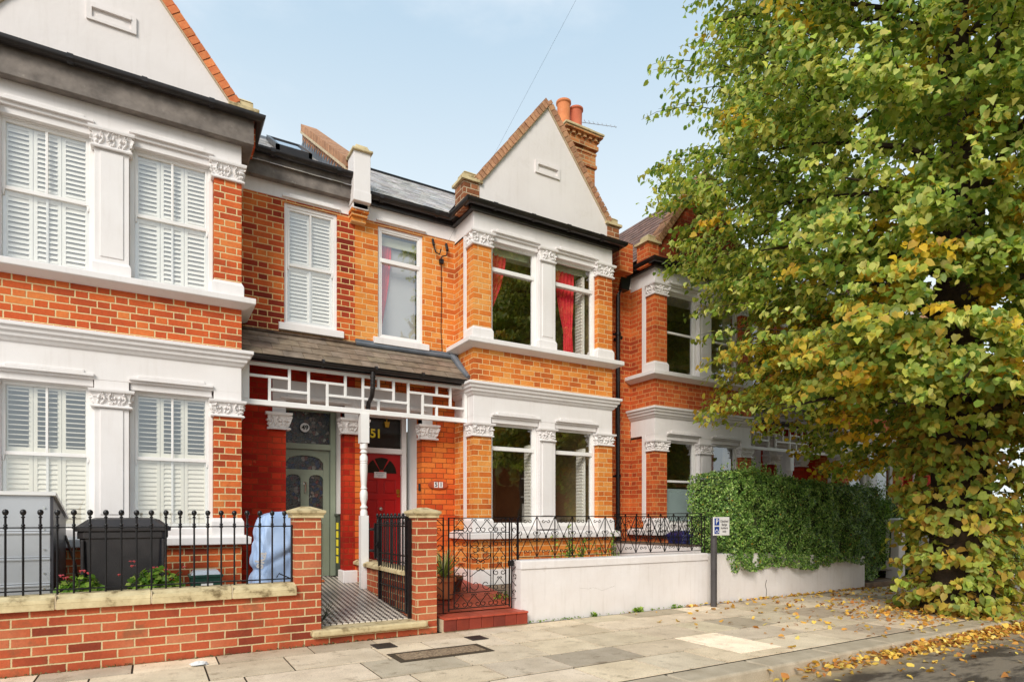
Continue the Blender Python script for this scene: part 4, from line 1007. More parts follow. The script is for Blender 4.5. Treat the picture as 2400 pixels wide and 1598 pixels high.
# ---- ironwork
def ball_rail(T, pts, z0, z1, zb, step, name='picket', r=.0085, top_r=.021):
    (ax, ay), (bx_, by) = pts; L = math.hypot(bx_-ax, by-ay); n = int(L/step); first = None
    for i in range(n+1):
        u = (i+.5)/(n+1) if False else i*step/L; x, y = ax+(bx_-ax)*u, ay+(by-ay)*u
        if first is None:
            g = MB(); g.tube([(x, y, z0-.02), (x, y, zb-.03)], r, 6); g.lathe(x, y, [(.004, zb-.05), (.012, zb-.046), (.014, zb-.04), (.008, zb-.032)], 8)
            g.lathe(x, y, [(.003, zb-.03), (.015, zb-.022), (top_r, zb-.008), (top_r, zb+.004), (.014, zb+.017), (.002, zb+.022)], 10)
            g.lathe(x, y, [(.009, z1+.012), (.014, z1+.016), (.014, z1+.024), (.009, z1+.03)], 8)
            g.lathe(x, y, [(.009, z1-.012), (.015, z1-.008), (.015, z1+.008), (.009, z1+.012)], 8)
            first = add(name, g, 'iron', T, smooth=True); fo = (x, y); fw_ = W[first.name]
        else:
            c = first.copy(); COL.objects.link(c); c.parent = T; c.location = first.location+Vector((x-fo[0], y-fo[1], 0)); W[c.name] = fw_+Vector((x-fo[0], y-fo[1], 0))
    g = MB()
    d = Vector((bx_-ax, by-ay)).normalized(); nn = Vector((d.y, -d.x))*.012
    for z in (z0+.02, z1):
        k = len(g.v); g.v += [(ax+nn.x, ay+nn.y, z-.005), (bx_+nn.x, by+nn.y, z-.005), (bx_-nn.x, by-nn.y, z-.005), (ax-nn.x, ay-nn.y, z-.005), (ax+nn.x, ay+nn.y, z+.005), (bx_+nn.x, by+nn.y, z+.005), (bx_-nn.x, by-nn.y, z+.005), (ax-nn.x, ay-nn.y, z+.005)]
        g.f += [tuple(k+j for j in q) for q in ((0,3,2,1),(4,5,6,7),(0,1,5,4),(1,2,6,5),(2,3,7,6),(3,0,4,7))]
    add('rail', g, 'iron', T)
T = thing('railing', 'black iron ball-topped railing along the red brick front wall', 'railing', (0, 6.08, .6))
ball_rail(T, ((1.085, 6.08), (-3.0, 6.08)), .62, 1.138, 1.262, .1085)
g = MB(); g.tube([(1.15, 6.08, .6), (1.15, 6.08, 1.15)], .01, 6); g.tube([(1.095, 6.08, 1.138), (1.165, 6.08, 1.138)], .007, 5); g.tube([(1.095, 6.08, .64), (1.165, 6.08, .64)], .007, 5); add('end_bar', g, 'iron', T)
T = thing('railing', 'short black ball-topped railing on the dividing wall beside the porch post', 'railing', (2.46, 7, .66))
ball_rail(T, ((2.455, 6.32), (2.455, 7.5)), .69, 1.15, 1.25, .13, top_r=.018)
g = MB(); g.box(2.43, 2.48, 7.54, 7.56, .70, 1.15); g.box(2.41, 2.45, 7.79, 7.81, .70, 1.15)
for z in (.8, 1.07): g.tube([(2.44, 7.56, z), (2.40, 7.66, z)], .018, 8); g.tube([(2.42, 7.81, z), (2.36, 7.90, z)], .018, 8)
add('wall_bracket', g, 'iron', T)
T = thing('path_gate', 'plain black barred gate with ball tops swung open over the chequered path', 'gate', (2.34, 6.1, .2))
g = MB(); g.box(2.325, 2.36, 6.08, 6.105, .16, 1.20)
g.box(2.322, 2.352, 7.04, 7.07, .20, 1.235); g.box(2.322, 2.352, 6.13, 6.165, .20, 1.235)
for z in (.205, .44, .80, 1.12): g.box(2.33, 2.345, 6.14, 7.06, z, z+.014)
add('gate_frame', g, 'iron', T)
f0 = None
for i in range(11):
    y = 6.205+i*.0765; g = MB()
    if f0 is None:
        g.tube([(2.337, y, .20), (2.337, y, 1.2)], .0075, 6); g.lathe(2.337, y, [(.003, 1.2), (.016, 1.212), (.018, 1.222), (.014, 1.234), (.002, 1.24)], 8); f0 = add('gate_bar', g, 'iron', T, smooth=True); fy = y
    else:
        c = f0.copy(); COL.objects.link(c); c.parent = T; c.location = f0.location+Vector((0, y-fy, 0))
g = MB(); g.box(2.30, 2.35, 7.03, 7.05, .86, .93); g.tube([(2.30, 7.03, .9), (2.285, 7.03, .9)], .012, 8); add('gate_latch', g, 'iron', T)
for z in (.32, 1.0): g = MB(); g.tube([(2.345, 6.09, z), (2.345, 6.15, z)], .014, 8); add('hinge', g, 'iron', T)
g = MB(); g.box(1.40, 1.425, 6.05, 6.08, .15, 1.2); tag(add('gate_post', g, 'iron'), 'slim black iron gate stop against the left brick pier', 'gate post')

def spiral(cx, cz, r0, a0, turns, r1, n=14):
    return [(cx+(r0+(r1-r0)*i/n)*math.cos(a0+turns*2*PI*i/n), cz+(r0+(r1-r0)*i/n)*math.sin(a0+turns*2*PI*i/n)) for i in range(n+1)]
def motif(cx, zt, w, h, flip=False, big=.26):
    """inverted V with curls at its apex and rolled feet; returns polylines (x,z)"""
    out = []
    for s in (1, -1):
        R = w*big*.85; tc = w*.16
        ax, az = w*.03, -h*.12
        top = spiral(w*.03+tc*.55, -tc*.75, tc*.55, PI*1.15, -.75, tc*.3, 8)[::-1]
        fc = (w*.5-R, -h+R)
        foot = spiral(fc[0], fc[1], R, PI*.1, -.95, R*.3, 14)
        ln = top+foot
        pl = [(s*x, z) for x, z in ln]
        if flip: pl = [(x, -h-z) for x, z in pl]
        out.append([(cx+x, zt+z) for x, z in pl])
    return out
def cscroll(cx, cz, r, side):
    """C scroll open to one side: side 0 right,1 up,2 left,3 down"""
    a = spiral(0, r*.95, r*.62, -PI*.5, .85, r*.25, 9)
    b = spiral(0, -r*.95, r*.62, PI*.5, -.85, r*.25, 9)
    pl = a[::-1]+b; c, s = math.cos(side*PI/2), math.sin(side*PI/2)
    return [(cx+x*c-z*s, cz+x*s+z*c) for x, z in pl]
def iron(polys, bars, T, name, r=.0048, frame=None):
    g = MB()
    for p in polys: g.tube([frame(x, z) for x, z in p], r, 4)
    for (a, b, rr) in bars: g.tube([frame(*a), frame(*b)], rr, 4)
    return add(name, g, 'iron', T)
GY = 6.10; fr_ = lambda x, z: (x, GY, z)
T = thing('ornate_gate', 'black wrought-iron gate filled with scrolls above the red tiled step', 'gate', (3.15, GY, .16))
x0, x1 = 2.80, 3.57; zt_, zb_ = 1.215, .215
iron([], [((x0+.0, .19), (x0, 1.22), .010), ((x1, .19), (x1, 1.22), .010), ((x0, zt_), (x1, zt_), .007), ((x0, zb_), (x1, zb_), .007)], T, 'gate_frame', frame=fr_)
xi0, xi1 = x0+.065, x1-.05
iron([], [((xi0, zb_), (xi0, zt_), .007), ((xi1, zb_), (xi1, zt_), .007), ((x0, 1.05), (x1, 1.05), .006), ((xi0, .385), (xi1, .385), .006), ((x0, .375), (xi0, .375), .006),
     ((xi0+.165, .385), (xi0+.165, 1.05), .0055), ((xi0+.195, .385), (xi0+.195, 1.05), .0055), ((xi1-.165, .385), (xi1-.165, 1.05), .0055), ((xi1-.195, .385), (xi1-.195, 1.05), .0055)], T, 'gate_bars', frame=fr_)
p = []; w = (xi1-xi0)/4
for zz_ in (zt_-.005, .378):
    p = []
    for i in range(4): p += motif(xi0+w*(i+.5), zz_, w, .158)
    iron(p, [], T, 'scroll_band', frame=fr_)
p = []
for a in (xi0+.082, xi1-.082):
    p = []
    for i in range(4): p += motif(a, 1.05-.166*i, .155, .158)
    iron(p, [], T, 'scroll_column', frame=fr_)
mx_ = (xi0+xi1)/2; w = xi1-xi0-.40; p = []
p += motif(mx_, 1.05-.16, w, .0+.16, big=.28); 
p += [[(mx_-w*.5, .80), (mx_, .715), (mx_+w*.5, .80)], [(mx_-w*.5, .56), (mx_, .645), (mx_+w*.5, .56)]]
for sx in (-1, 1):
    for cz, fl in ((.705, 1), (.655, -1)): p.append([(mx_+sx*.0+sx*abs(q[0]), cz+fl*(q[1])) for q in spiral(.03, .012, .028, PI, -.85, .012, 9)])
    p.append([(mx_+sx*x, z) for x, z in spiral(w*.27, .93, w*.24, -PI*.05, -.9, w*.09, 14)]); p.append([(mx_+sx*x, z) for x, z in spiral(w*.27, .86, w*.24, PI*.05, .9, w*.09, 14)])
    p.append([(mx_+sx*x, z) for x, z in spiral(w*.27, .46, w*.24, -PI*.05, -.9, w*.09, 14)])
iron(p, [], T, 'scroll_centre', frame=fr_)
g = MB(); g.box(x1-.01, x1+.05, GY-.02, GY+.02, .66, .72); add('gate_latch', g, 'iron', T)
for nm, a, b, lab in (('l', 2.64, 2.735, 'narrow black scroll panel fixed between brick pier and ornate gate'), ('r', 3.60, 3.675, 'narrow black scroll panel joining ornate gate to the white wall')):
    T = thing('gate_side_panel', lab, 'gate panel', ((a+b)/2, GY, .16), 'scroll panels either side of the ornate gate')
    iron([], [((a, .17), (a, 1.215), .008), ((b, .17), (b, 1.22), .009), ((a, 1.215), (b, 1.215), .006), ((a, .28), (b, .28), .005)], T, 'panel_frame', frame=fr_)
    p = []; m_ = (a+b)/2; hw_ = (b-a)/2
    for i in range(5):
        z = .36+i*.18; s = 1 if i % 2 else -1
        p.append([(m_+s*x, zz) for x, zz in spiral(.0, z, hw_*.85, -PI*.5, .8, hw_*.3, 10)]); p.append([(a, z+.05), (b, z+.13)] if s > 0 else [(b, z+.05), (a, z+.13)])
    iron(p, [], T, 'panel_scrolls', frame=fr_)

def scroll_rail(T, xa, xb, z0, z1, frame, step=.27):
    n = max(1, round((xb-xa)/step)); s = (xb-xa)/n
    for i in range(n):
        a = xa+i*s; b = a+s; m_ = (a+b)/2; zm = (z0+z1)/2; h = z1-z0
        p = [[(a, z0+.0), (m_, zm), (b, z1)], [(a, z1), (m_, zm), (b, z0)]]
        r = s*.17
        p += [cscroll(a+s*.10, zm, r, 0), cscroll(b-s*.10, zm, r, 2), cscroll(m_, z1-h*.12, r*.85, 3), cscroll(m_, z0+h*.12, r*.85, 1)]
        p += [[(m_+x, zm+z) for x, z in spiral(s*.0, h*.0, r*.0+.012, 0, 1, .012, 8)]]
        iron(p, [], T, 'scroll_panel', frame=frame, r=.0045)
    for i in range(n+1): iron([], [((xa+i*s, z0-.03 if i in (0, n) else z0), (xa+i*s, z1), .007)], T, 'upright', frame=frame)
    iron([], [((xa, z1), (xb, z1), .008), ((xa, z0), (xb, z0), .006)], T, 'rail', frame=frame)
T = thing('railing', 'black scrolled iron railing along the top of the white front wall', 'railing', (5, 6.1, .7))
scroll_rail(T, 3.69, 6.80, .755, 1.235, lambda x, z: (x, 6.1, z))
T = thing('railing', 'black scrolled iron railing running back from the street between two gardens', 'railing', (6.80, 7, .8))
scroll_rail(T, 6.14, 8.04, .83, 1.28, lambda y, z: (6.78, y, z))

# ---- white rendered wall
T = thing('rendered_wall', 'long white-painted rendered front wall under the scrolled railing and hedge', 'wall', (7, 6.1, 0))
g = MB(); 
def wavy(mb, xa, xb, y0, y1, z0, zf, n):
    base = len(mb.v)
    for i in range(n+1):
        x = xa+(xb-xa)*i/n; z = zf(x); mb.v += [(x, y0, z0), (x, y0, z-.012), (x, y0+.015, z), (x, y1-.015, z), (x, y1, z-.012), (x, y1, z0)]
    for i in range(n):
        for j in range(5): a = base+i*6+j; mb.f.append((a, a+6, a+7, a+1))
    mb.f.append(tuple(base+j for j in range(6))); e = base+n*6; mb.f.append(tuple(e+j for j in range(6))[::-1])
wavy(g, 3.66, 6.74, 6.0, 6.22, -.03, lambda x: .645, 4); wavy(g, 6.742, 10.66, 6.006, 6.22, -.03, lambda x: .70 if x < 8 else .70-.15*(x-8)/2.66, 10); add('wall_face', g, 'wallrender', T)
g = MB(); wavy(g, 3.655, 6.745, 5.985, 6.235, .625, lambda x: .72+.003*math.sin(x*2.3), 20); add('wall_coping', g, 'wallrender', T, bevel=.006)
g = MB()
for k2 in range(1):
    x = 4.5+k2*.9; z = .36-.1*k2; pts = []
    for i in range(9): pts.append((x, 5.998, z)); x += .07; z += random.uniform(-.03, .02)
    g.tube(pts, .0006, 3)
g.tube([(8.02, 6.0, .02), (8.03, 6.0, .12), (8.0, 6.0, .2), (8.03, 6.0, .28)], .004, 4); add('hairline_crack', g, mottled('crack_shadow', lin(120,110,100), lin(90,80,72), 5, .9, .1, 30), T)
T = thing('dividing_wall', 'low white wall running back from the street beneath the receding scrolled railing', 'wall', (6.78, 7.2, 0))
g = MB(); g.box(6.70, 6.86, 6.225, 8.1, 0, .80); add('wall_face', g, 'wallrender', T); g = MB(); g.box(6.69, 6.87, 6.24, 8.1, .80, .825); add('wall_coping', g, mottled('dark_stained_top', lin(110,92,78), lin(80,66,56), 6, .9, .3, 30), T)

# ---- parking sign
T = thing('parking_sign', 'small white and blue disabled parking sign on a grey post by the white wall', 'sign', (6.66, 5.8, 0))
g = MB(); g.tube([(6.655, 5.81, 0), (6.655, 5.81, 1.2)], .043, 16); g.tube([(6.655, 5.81, 1.2), (6.655, 5.81, 1.21)], .047, 16); add('post', g, mottled('grey_post_paint', lin(78,74,74), lin(62,58,58), 7, .5, .2, 40), T, smooth=True)
g = MB(); g.box(6.575, 6.895, 5.745, 5.757, .975, 1.228); pl = add('sign_plate', g, 'signwhite', T, bevel=.003)
for z0_, ch in ((1.115, 'P'), (1.0, None)):
    g = MB(); g.box(6.595, 6.685, 5.741, 5.745, z0_, z0_+.095); b_ = add('blue_panel', g, 'signblue', pl)
    if ch: text('letter', ch, .095, (6.64, 5.74, z0_+.047), 'signwhite', b_, .0006, bold=.002)
    else:
        g = MB(); F_ = lambda x, z: (6.6+x, 5.739, z0_+z)
        g.tube([F_(.038+.026*math.cos(a), .034+.024*math.sin(a)) for a in [PI*.6+i*PI*1.4/14 for i in range(15)]], .0035, 4); g.tube([F_(.03, .068), F_(.034, .045), F_(.055, .044), F_(.066, .018), F_(.076, .02)], .0045, 4); g.tube([F_(.032, .056), F_(.052, .056)], .0035, 4); g.lathe(0, 0, [(0.002, 0), (.009, .001), (.002, .002)], 8)
        g.v = [v if v[1] > 1 else (6.629+v[0], 5.738, z0_+.08+v[1]) for v in g.v]; add('wheelchair_symbol', g, 'signwhite', b_)
text('sign_lettering', 'Disabled\nBadge\nholders\nonly', .046, (6.79, 5.744, 1.10), 'signtext', pl, .0006, bold=.0006)

# ---- pavement ironwork
T = thing('inspection_cover', 'long rectangular inspection cover with pebbled infill set in the pavement', 'cover', (2.25, 5.06, 0))
g = MB(); g.box(1.80, 2.70, 4.88, 5.24, .002, .006); add('cover_frame', g, mottled('cover_rim', lin(84,70,52), lin(60,50,38), 20, .8, .6, 60), T)
g = MB(); g.box(1.86, 2.64, 4.94, 5.18, .004, .009); add('cover_infill', g, mottled('pebbled_infill', lin(186,160,130), lin(96,78,60), 55, .9, .9, 60, bd=.01), T)
for a, b, lab in (((1.80, 2.0), (5.50, 5.72), 'small dark stopcock cover near the stone step'), ((2.74, 2.92), (5.40, 5.60), 'small dark stopcock cover near the red tiled step')):
    T = thing('stopcock_cover', lab, 'cover', (a[0]+.1, b[0]+.1, 0), 'small iron covers in the pavement'); g = MB(); g.box(a[0], a[1], b[0], b[1], .001, .006); add('cover_plate', g, mottled('iron_cover', lin(74,66,62), lin(52,46,44), 30, .6, .8, 70), T); g = MB()
    for i in range(4): g.box(a[0]+.02, a[1]-.02, b[0]+.03+i*.045, b[0]+.045+i*.045, .006, .008)
    add('cover_ribs', g, 'iron', T)

# ================================================================ garden things of 49
T = thing('storage_shed', 'grey ribbed metal storage box with sloping black sides behind the railing', 'storage box', (-1.5, 6.8, .1))
xs0, xs1, y0, y1 = -2.7, -.735, 6.42, 7.3
g = MB(); g.box(xs0, xs1, y0, y0+.02, .12, 1.40)
for z in (.40, .64, .86, 1.08): g.box(xs0, xs1, y0-.014, y0, z, z+.02); g.box(xs0, xs1, y0-.009, y0, z+.025, z+.035)
add('front_panel', g, 'metalgrey', T, bevel=.004)
for xx in (xs0, xs1-.0):
    g = MB(); k = 0; yz = [(y0, .12), (y0, 1.40), (y1, 1.20), (y1, .12)]; g.v = [(xx, y, z) for y, z in yz]+[(xx+.02, y, z) for y, z in yz]; g.f = [(0,1,2,3),(7,6,5,4)]+[(i, i+4, (i+1) % 4+4, (i+1) % 4) for i in range(4)]; add('side_panel', g, 'metaldark', T)
g = MB(); yz = [(y0-.03, 1.405), (y0-.03, 1.435), (y1+.02, 1.235), (y1+.02, 1.205)]; g.v = [(xs0-.02, y, z) for y, z in yz]+[(xs1+.04, y, z) for y, z in yz]; g.f = [(0,1,2,3),(7,6,5,4)]+[(i, i+4, (i+1) % 4+4, (i+1) % 4) for i in range(4)]; add('lid', g, 'signwhite', T)
g = MB()
for z in (.5, .62, .75, .95, 1.12, 1.3): g.tube([(xs1-.04, y0-.002, z), (xs1-.04, y0-.012, z)], .008, 8)
g.tube([(xs1+.02, y1-.06, 1.05), (xs1+.10, y1-.02, .75), (xs1+.13, y1, .45)], .012, 6); add('rivets_and_strut', g, 'chrome', T)

def wheelie(T, cx, cy, w, d, h, mat, wheels=True, rim=True):
    g = MB(); b = .72
    z0 = .12
    def ringp(k, z): ww, dd = w*k/2, d*k/2; c = .05; return [(cx-ww+c, cy-dd, z), (cx+ww-c, cy-dd, z), (cx+ww, cy-dd+c, z), (cx+ww, cy+dd-c, z), (cx+ww-c, cy+dd, z), (cx-ww+c, cy+dd, z), (cx-ww, cy+dd-c, z), (cx-ww, cy-dd+c, z)]
    L = [ringp(.84, z0), ringp(.86, z0+.1), ringp(.93, z0+h*.7), ringp(.95, z0+h*.86), ringp(1.0, z0+h*.86), ringp(1.0, z0+h*.92)]
    for r_ in L: g.v += r_
    for i in range(len(L)-1):
        for j in range(8): a = i*8+j; q = i*8+(j+1) % 8; g.f.append((a, q, q+8, a+8))
    g.f.append(tuple(range(8))[::-1]); g.f.append(tuple(len(g.v)-8+j for j in range(8)))
    for s in (-1, 1): g.box(cx+s*w*.44-.012, cx+s*w*.44+.012, cy-d*.5-.01, cy-d*.46, z0+.1, z0+h*.85)
    body = add('bin_body', g, mat, T, bevel=.012)
    g = MB(); z = z0+h*.92
    L = [ringp(1.06, z), ringp(1.07, z+.035), ringp(.98, z+.055), ringp(.8, z+h*.10), ringp(.62, z+h*.115)]
    for r_ in L: g.v += r_
    for i in range(len(L)-1):
        for j in range(8): a = i*8+j; q = i*8+(j+1) % 8; g.f.append((a, q, q+8, a+8))
    g.f.append(tuple(range(8))[::-1]); g.f.append(tuple(len(g.v)-8+j for j in range(8)))
    g.tube([(cx-w*.42, cy+d*.55, z+.02), (cx+w*.42, cy+d*.55, z+.02)], .014, 8)
    add('lid', g, mat, T, bevel=.008)
    for s in (-1, 1):
        g = MB(); g.tube([(cx+s*(w*.42)-.02, cy+d*.42, .1), (cx+s*(w*.42)+.02, cy+d*.42, .1)], .09, 16); add('wheel', g, 'blackink', T, smooth=True)
T = thing('wheelie_bin', 'large black wheelie bin with scratched front behind the railing', 'bin', (-.2, 6.75, .1))
wheelie(T, -.215, 6.78, .70, .5, 1.06, 'binblack')

# draped blue cover
g = MB(); nu, nv = 160, 60; cx, cy = 1.10, 6.75
def tri(x): x = x/(2*PI) % 1; return 1-4*abs(x-.5)
for j in range(nv+1):
    v = j/nv; z = .13+1.12*v
    for i in range(nu):
        a = 2*PI*i/nu; rx = .26-.06*v; ry = .29-.10*v
        ce = abs(math.cos(a))**.55*(1 if math.cos(a) > 0 else -1); se = abs(math.sin(a))**.55*(1 if math.sin(a) > 0 else -1)
        x_, y_ = rx*ce, ry*se
        f = .009*tri(a*6+v*9)*(1-.5*v)+.013*tri(a*9-v*14+1)+.009*tri(a*15+v*25)+.004*math.sin(v*23+x_*26)
        f += -.035*math.exp(-((v-.60-.5*x_)/.03)**2)+.02*math.exp(-((v-.68-.45*x_)/.05)**2)-.022*math.exp(-((v-.30+.9*x_)/.025)**2)-.02*math.exp(-((v-.52+1.6*(x_+.05))/.03)**2)
        k_ = 1+f/.36
        if v > .93: k_ *= 1-.10*((v-.93)/.07)**2
        g.v.append((cx+.03*v+x_*k_, cy+y_*k_, z+(.03*tri(a*2)+.02*x_/.2)*v**6))
for j in range(nv):
    for i in range(nu): a = j*nu+i; q = j*nu+(i+1) % nu; g.f.append((a, q, q+nu, a+nu))
g.f.append(tuple(nv*nu+i for i in range(nu)))
cv = add('draped_cover', g, 'bluecover', None, smooth=True); tag(cv, 'pale blue fabric cover draped over an upright item beside the brick pier', 'covered item')
tx = text('cover_lettering', 'ska', .13, (.925, 6.435, .80), 'signwhite', cv, .001, bold=.003)
tx.data.transform(Matrix.Rotation(math.radians(12), 4, 'Z') @ Matrix.Rotation(math.radians(-75), 4, 'Y'))
g = MB(); g.tube([(1.08, 6.46, .62), (1.1, 6.45, .66), (1.22, 6.47, .60), (1.3, 6.5, .6)], .006, 5); add('tie_cord', g, 'blackink', cv)
T = thing('recycling_box', 'small dark green recycling box on the ground behind the railing', 'box', (.45, 6.55, .4))
g = MB(); g.frust(.33, .56, 6.42, 6.62, .40, .66, -.02, -.02); g.box(.30, .59, 6.39, 6.65, .655, .68); add('box_body', g, 'boxgreen', T, bevel=.006)
g = MB(); g.frust(.315, .575, 6.40, 6.64, .68, .72, .03, .03); add('lid', g, 'metalgrey', T, bevel=.005)
g = MB(); g.box(.40, .50, 6.385, 6.39, .52, .60); add('printed_label', g, 'signwhite', T); 
T = thing('paving_block', 'pale concrete block supporting the green recycling box', 'block', (.6, 6.6, .1)); g = MB(); g.box(.05, .95, 6.38, 6.75, .1, .395); add('block_body', g, 'wallrender', T, bevel=.01)

# bins next door
T = thing('wheelie_bin', 'navy recycling bin with white sticker behind the scrolled railing', 'bin', (7.2, 7.1, .3)); wheelie(T, 7.33, 7.0, .42, .42, .86, 'binnavy')
g = MB(); g.box(7.24, 7.36, 6.775, 6.79, .58, .74); g.tube([(7.30, 6.775, .78), (7.30, 6.79, .78)], .045, 14); add('sticker', g, 'signwhite', T)
for i, (x, y, lab) in enumerate(((7.85, 6.9, 'black wheelie bin right of the navy one behind the scrolled railing'), (8.4, 6.95, 'black wheelie bin beside the hedge, mostly hidden by it'))):
    T = thing('wheelie_bin', lab, 'bin', (x, y, .3), 'black bins by the hedge'); wheelie(T, x, y, .46, .44, .84, 'binblack')
    g = MB(); g.box(x-.08, x-.02, y-.235, y-.22, .52, .68); add('sticker', g, 'signwhite', T)

# ================================================================ plants
def cloud(n, fn): return np.array([fn() for _ in range(n)])
GREENS = [lin(150,182,66), lin(124,164,56), lin(98,138,46), lin(176,200,90)]
def geranium(cx, cy, z, w, d, h, lab, n=420, flowers=6):
    T = thing('geranium', lab, 'plant', (cx, cy, z))
    g = MB()
    for i in range(16): a = random.uniform(0, 2*PI); r = random.uniform(.2, .9); g.tube([(cx+random.uniform(-.1,.1)*w, cy, z), (cx+w*.5*r*math.cos(a), cy+d*.5*r*math.sin(a), z+h*.85)], .006, 4)
    add('stem', g, 'hedgecore', T)
    u = rng.normal(size=(n, 3)); u /= np.linalg.norm(u, axis=1)[:, None]; u[:, 2] = np.abs(u[:, 2]); r = rng.uniform(.55, 1, (n, 1))
    P = np.array([cx, cy, z+.0])+u*r*np.array([w/2, d/2, h]); N = u+rng.normal(size=(n, 3))*.4+[0, -.3, .4]
    leaves_mesh('foliage', P, N, rng.uniform(.04, .065, n), pick(GREENS, n), 'leaf', T, (cx, cy, z))
    fl = MB(); cols = []
    for i in range(flowers):
        x = cx+random.uniform(-.45, .45)*w; y = cy-d*.3+random.uniform(-.05, .05); zz = z+h*random.uniform(.8, 1.15)
        
        for k in range(5): a = random.uniform(0, 6.28); fl.lathe(x+.018*math.cos(a), y+.012*math.sin(a), [(.001, zz+random.uniform(-.012, .012)), (.011, zz+.008), (.001, zz+.014)], 6)
    add('blossom', fl, mottled('geranium_petal', lin(206,84,96), lin(176,70,60), 30, .6, .1, 50), T)
    return T
geranium(-.52, 6.33, .42, .42, .2, .32, 'green geranium with faded flowers beside the grey storage box', 380, 4)
geranium(.02, 6.33, .42, .55, .2, .36, 'green geranium with red flowers in front of the black wheelie bin', 520, 6)
g = MB(); g.box(-.78, .32, 6.24, 6.44, .10, .46); tag(add('planter_trough', g, 'terra', None, bevel=.01), 'trough planter holding the geraniums behind the coping', 'planter')

def spiky(cx, cy, z, n, L, lab):
    T = thing('potted_cordyline', lab, 'potted plant', (cx, cy, z))
    g = MB(); g.lathe(cx, cy, [(.10, z), (.13, z+.2), (.15, z+.21), (.15, z+.26), (.13, z+.26), (.12, z+.24), (.02, z+.235)], 20); add('flower_pot', g, 'terra', T, smooth=True)
    l = MB(); l.c = []
    for i in range(n):
        a = random.uniform(0, 2*PI); el = random.uniform(.15, 1.45); ln = L*random.uniform(.7, 1.1); q = []
        for k in range(6):
            t = k/5; r = ln*t*math.cos(el); zz = ln*t*math.sin(el)-.35*ln*t*t*math.cos(el); wd = .012*(1-t**2)+.001
            px, py = cx+r*math.cos(a), cy+r*math.sin(a); q.append(((px-wd*math.sin(a), py+wd*math.cos(a), z+.26+zz), (px+wd*math.sin(a), py-wd*math.cos(a), z+.26+zz)))
        c = pick([lin(190,200,120), lin(236,236,180), lin(150,170,96)], 1)[0]
        for k in range(5): b0 = len(l.v); l.v += [q[k][0], q[k][1], q[k+1][1], q[k+1][0]]; l.f.append((b0, b0+1, b0+2, b0+3)); l.c += [c]*4
    add('leaf_blades', l, 'leaf', T)
spiky(3.06, 6.80, .24, 90, .44, 'spiky striped plant in a terracotta pot behind the ornate gate')
g = MB(); g.lathe(3.36, 7.15, [(.08, .27), (.11, .42), (.12, .43), (.12, .47), (.1, .47), (.02, .45)], 18); tag(add('flower_pot', g, mottled('dark_glazed_pot', lin(110,64,44), lin(80,46,34), 6, .4, .2, 30), None, smooth=True), 'dark empty glazed pot behind the ornate gate', 'flower pot')
def tallweed(cx, cy, z, h, n, lab, w=.22, fl=False):
    T = thing('garden_plant', lab, 'plant', (cx, cy, z), None); g = MB(); Ps = []; Ns = []
    for i in range(7):
        x = cx+random.uniform(-w, w)*.5; y = cy+random.uniform(-w, w)*.3; tx, ty = x+random.uniform(-w, w)*.5, y+random.uniform(-w, w)*.4; hh = h*random.uniform(.6, 1)
        g.tube([(x, y, z), ((x+tx)/2, (y+ty)/2, z+hh*.55), (tx, ty, z+hh)], .004, 4)
        for k in range(n//7): t = random.uniform(.25, 1); Ps.append((x+(tx-x)*t+random.uniform(-.05, .05), y+(ty-y)*t+random.uniform(-.05, .05), z+hh*t)); Ns.append((random.uniform(-1, 1), random.uniform(-1, .3), random.uniform(0, 1)))
    add('stem', g, 'hedgecore', T); Ps = np.array(Ps); Ns = np.array(Ns)+.01
    leaves_mesh('foliage', Ps, Ns, rng.uniform(.035, .06, len(Ps)), pick(GREENS+[lin(150,170,60)], len(Ps)), 'leaf', T, (cx, cy, z), shape='lance')
tallweed(4.75, 6.7, .17, 1.0, 240, 'leafy green plant with thin tall stems behind the scrolled railing')
tallweed(5.05, 6.65, .17, .85, 200, 'shorter bushy green plant just right of the tall stemmed one')
tallweed(5.6, 6.75, .17, .95, 180, 'yellow-green plant behind the railing nearest the bay window end', .3)
tallweed(3.72, 6.6, .17, .14, 40, 'tiny green seedling on the red tiled path', .1)
g = []; Ps = []; 
for (xa, xb, n, s) in ((3.7, 4.5, 60, .018), (4.5, 6.6, 60, .016), (5.35, 5.5, 40, .035), (6.0, 6.2, 25, .03), (4.65, 4.72, 20, .03)):
    for i in range(n): Ps.append((random.uniform(xa, xb), 5.97-abs(random.gauss(0, .02)), random.uniform(.004, s*1.6), s))
Ps = np.array(Ps); w_ = leaves_mesh('wall_foot_weeds', Ps[:, :3], rng.normal(size=(len(Ps), 3))*.5+[0, -.4, 1], Ps[:, 3]*rng.uniform(.7, 1.5, len(Ps)), pick(GREENS, len(Ps)), 'leaf'); tag(w_, 'tiny green weeds along the foot of the white wall', 'weeds', kind='stuff')

# small dark sprig by the left gate stop
T = thing('lavender_sprig', 'wiry grey-green sprig poking over the chequered path by the left pier', 'plant', (1.46, 6.2, .15))
g = MB()
for i in range(26): a = random.uniform(-.6, 1.2); g.tube([(1.44, 6.22, .15), (1.46+.05*math.cos(a), 6.2+random.uniform(-.02, .05), .24), (1.46+random.uniform(.0, .13), 6.2+random.uniform(-.05, .08), random.uniform(.22, .38))], .002, 3)
add('twigs', g, mottled('grey_green_twig', lin(96,104,88), lin(60,66,56), 9, .8, .1, 30), T)

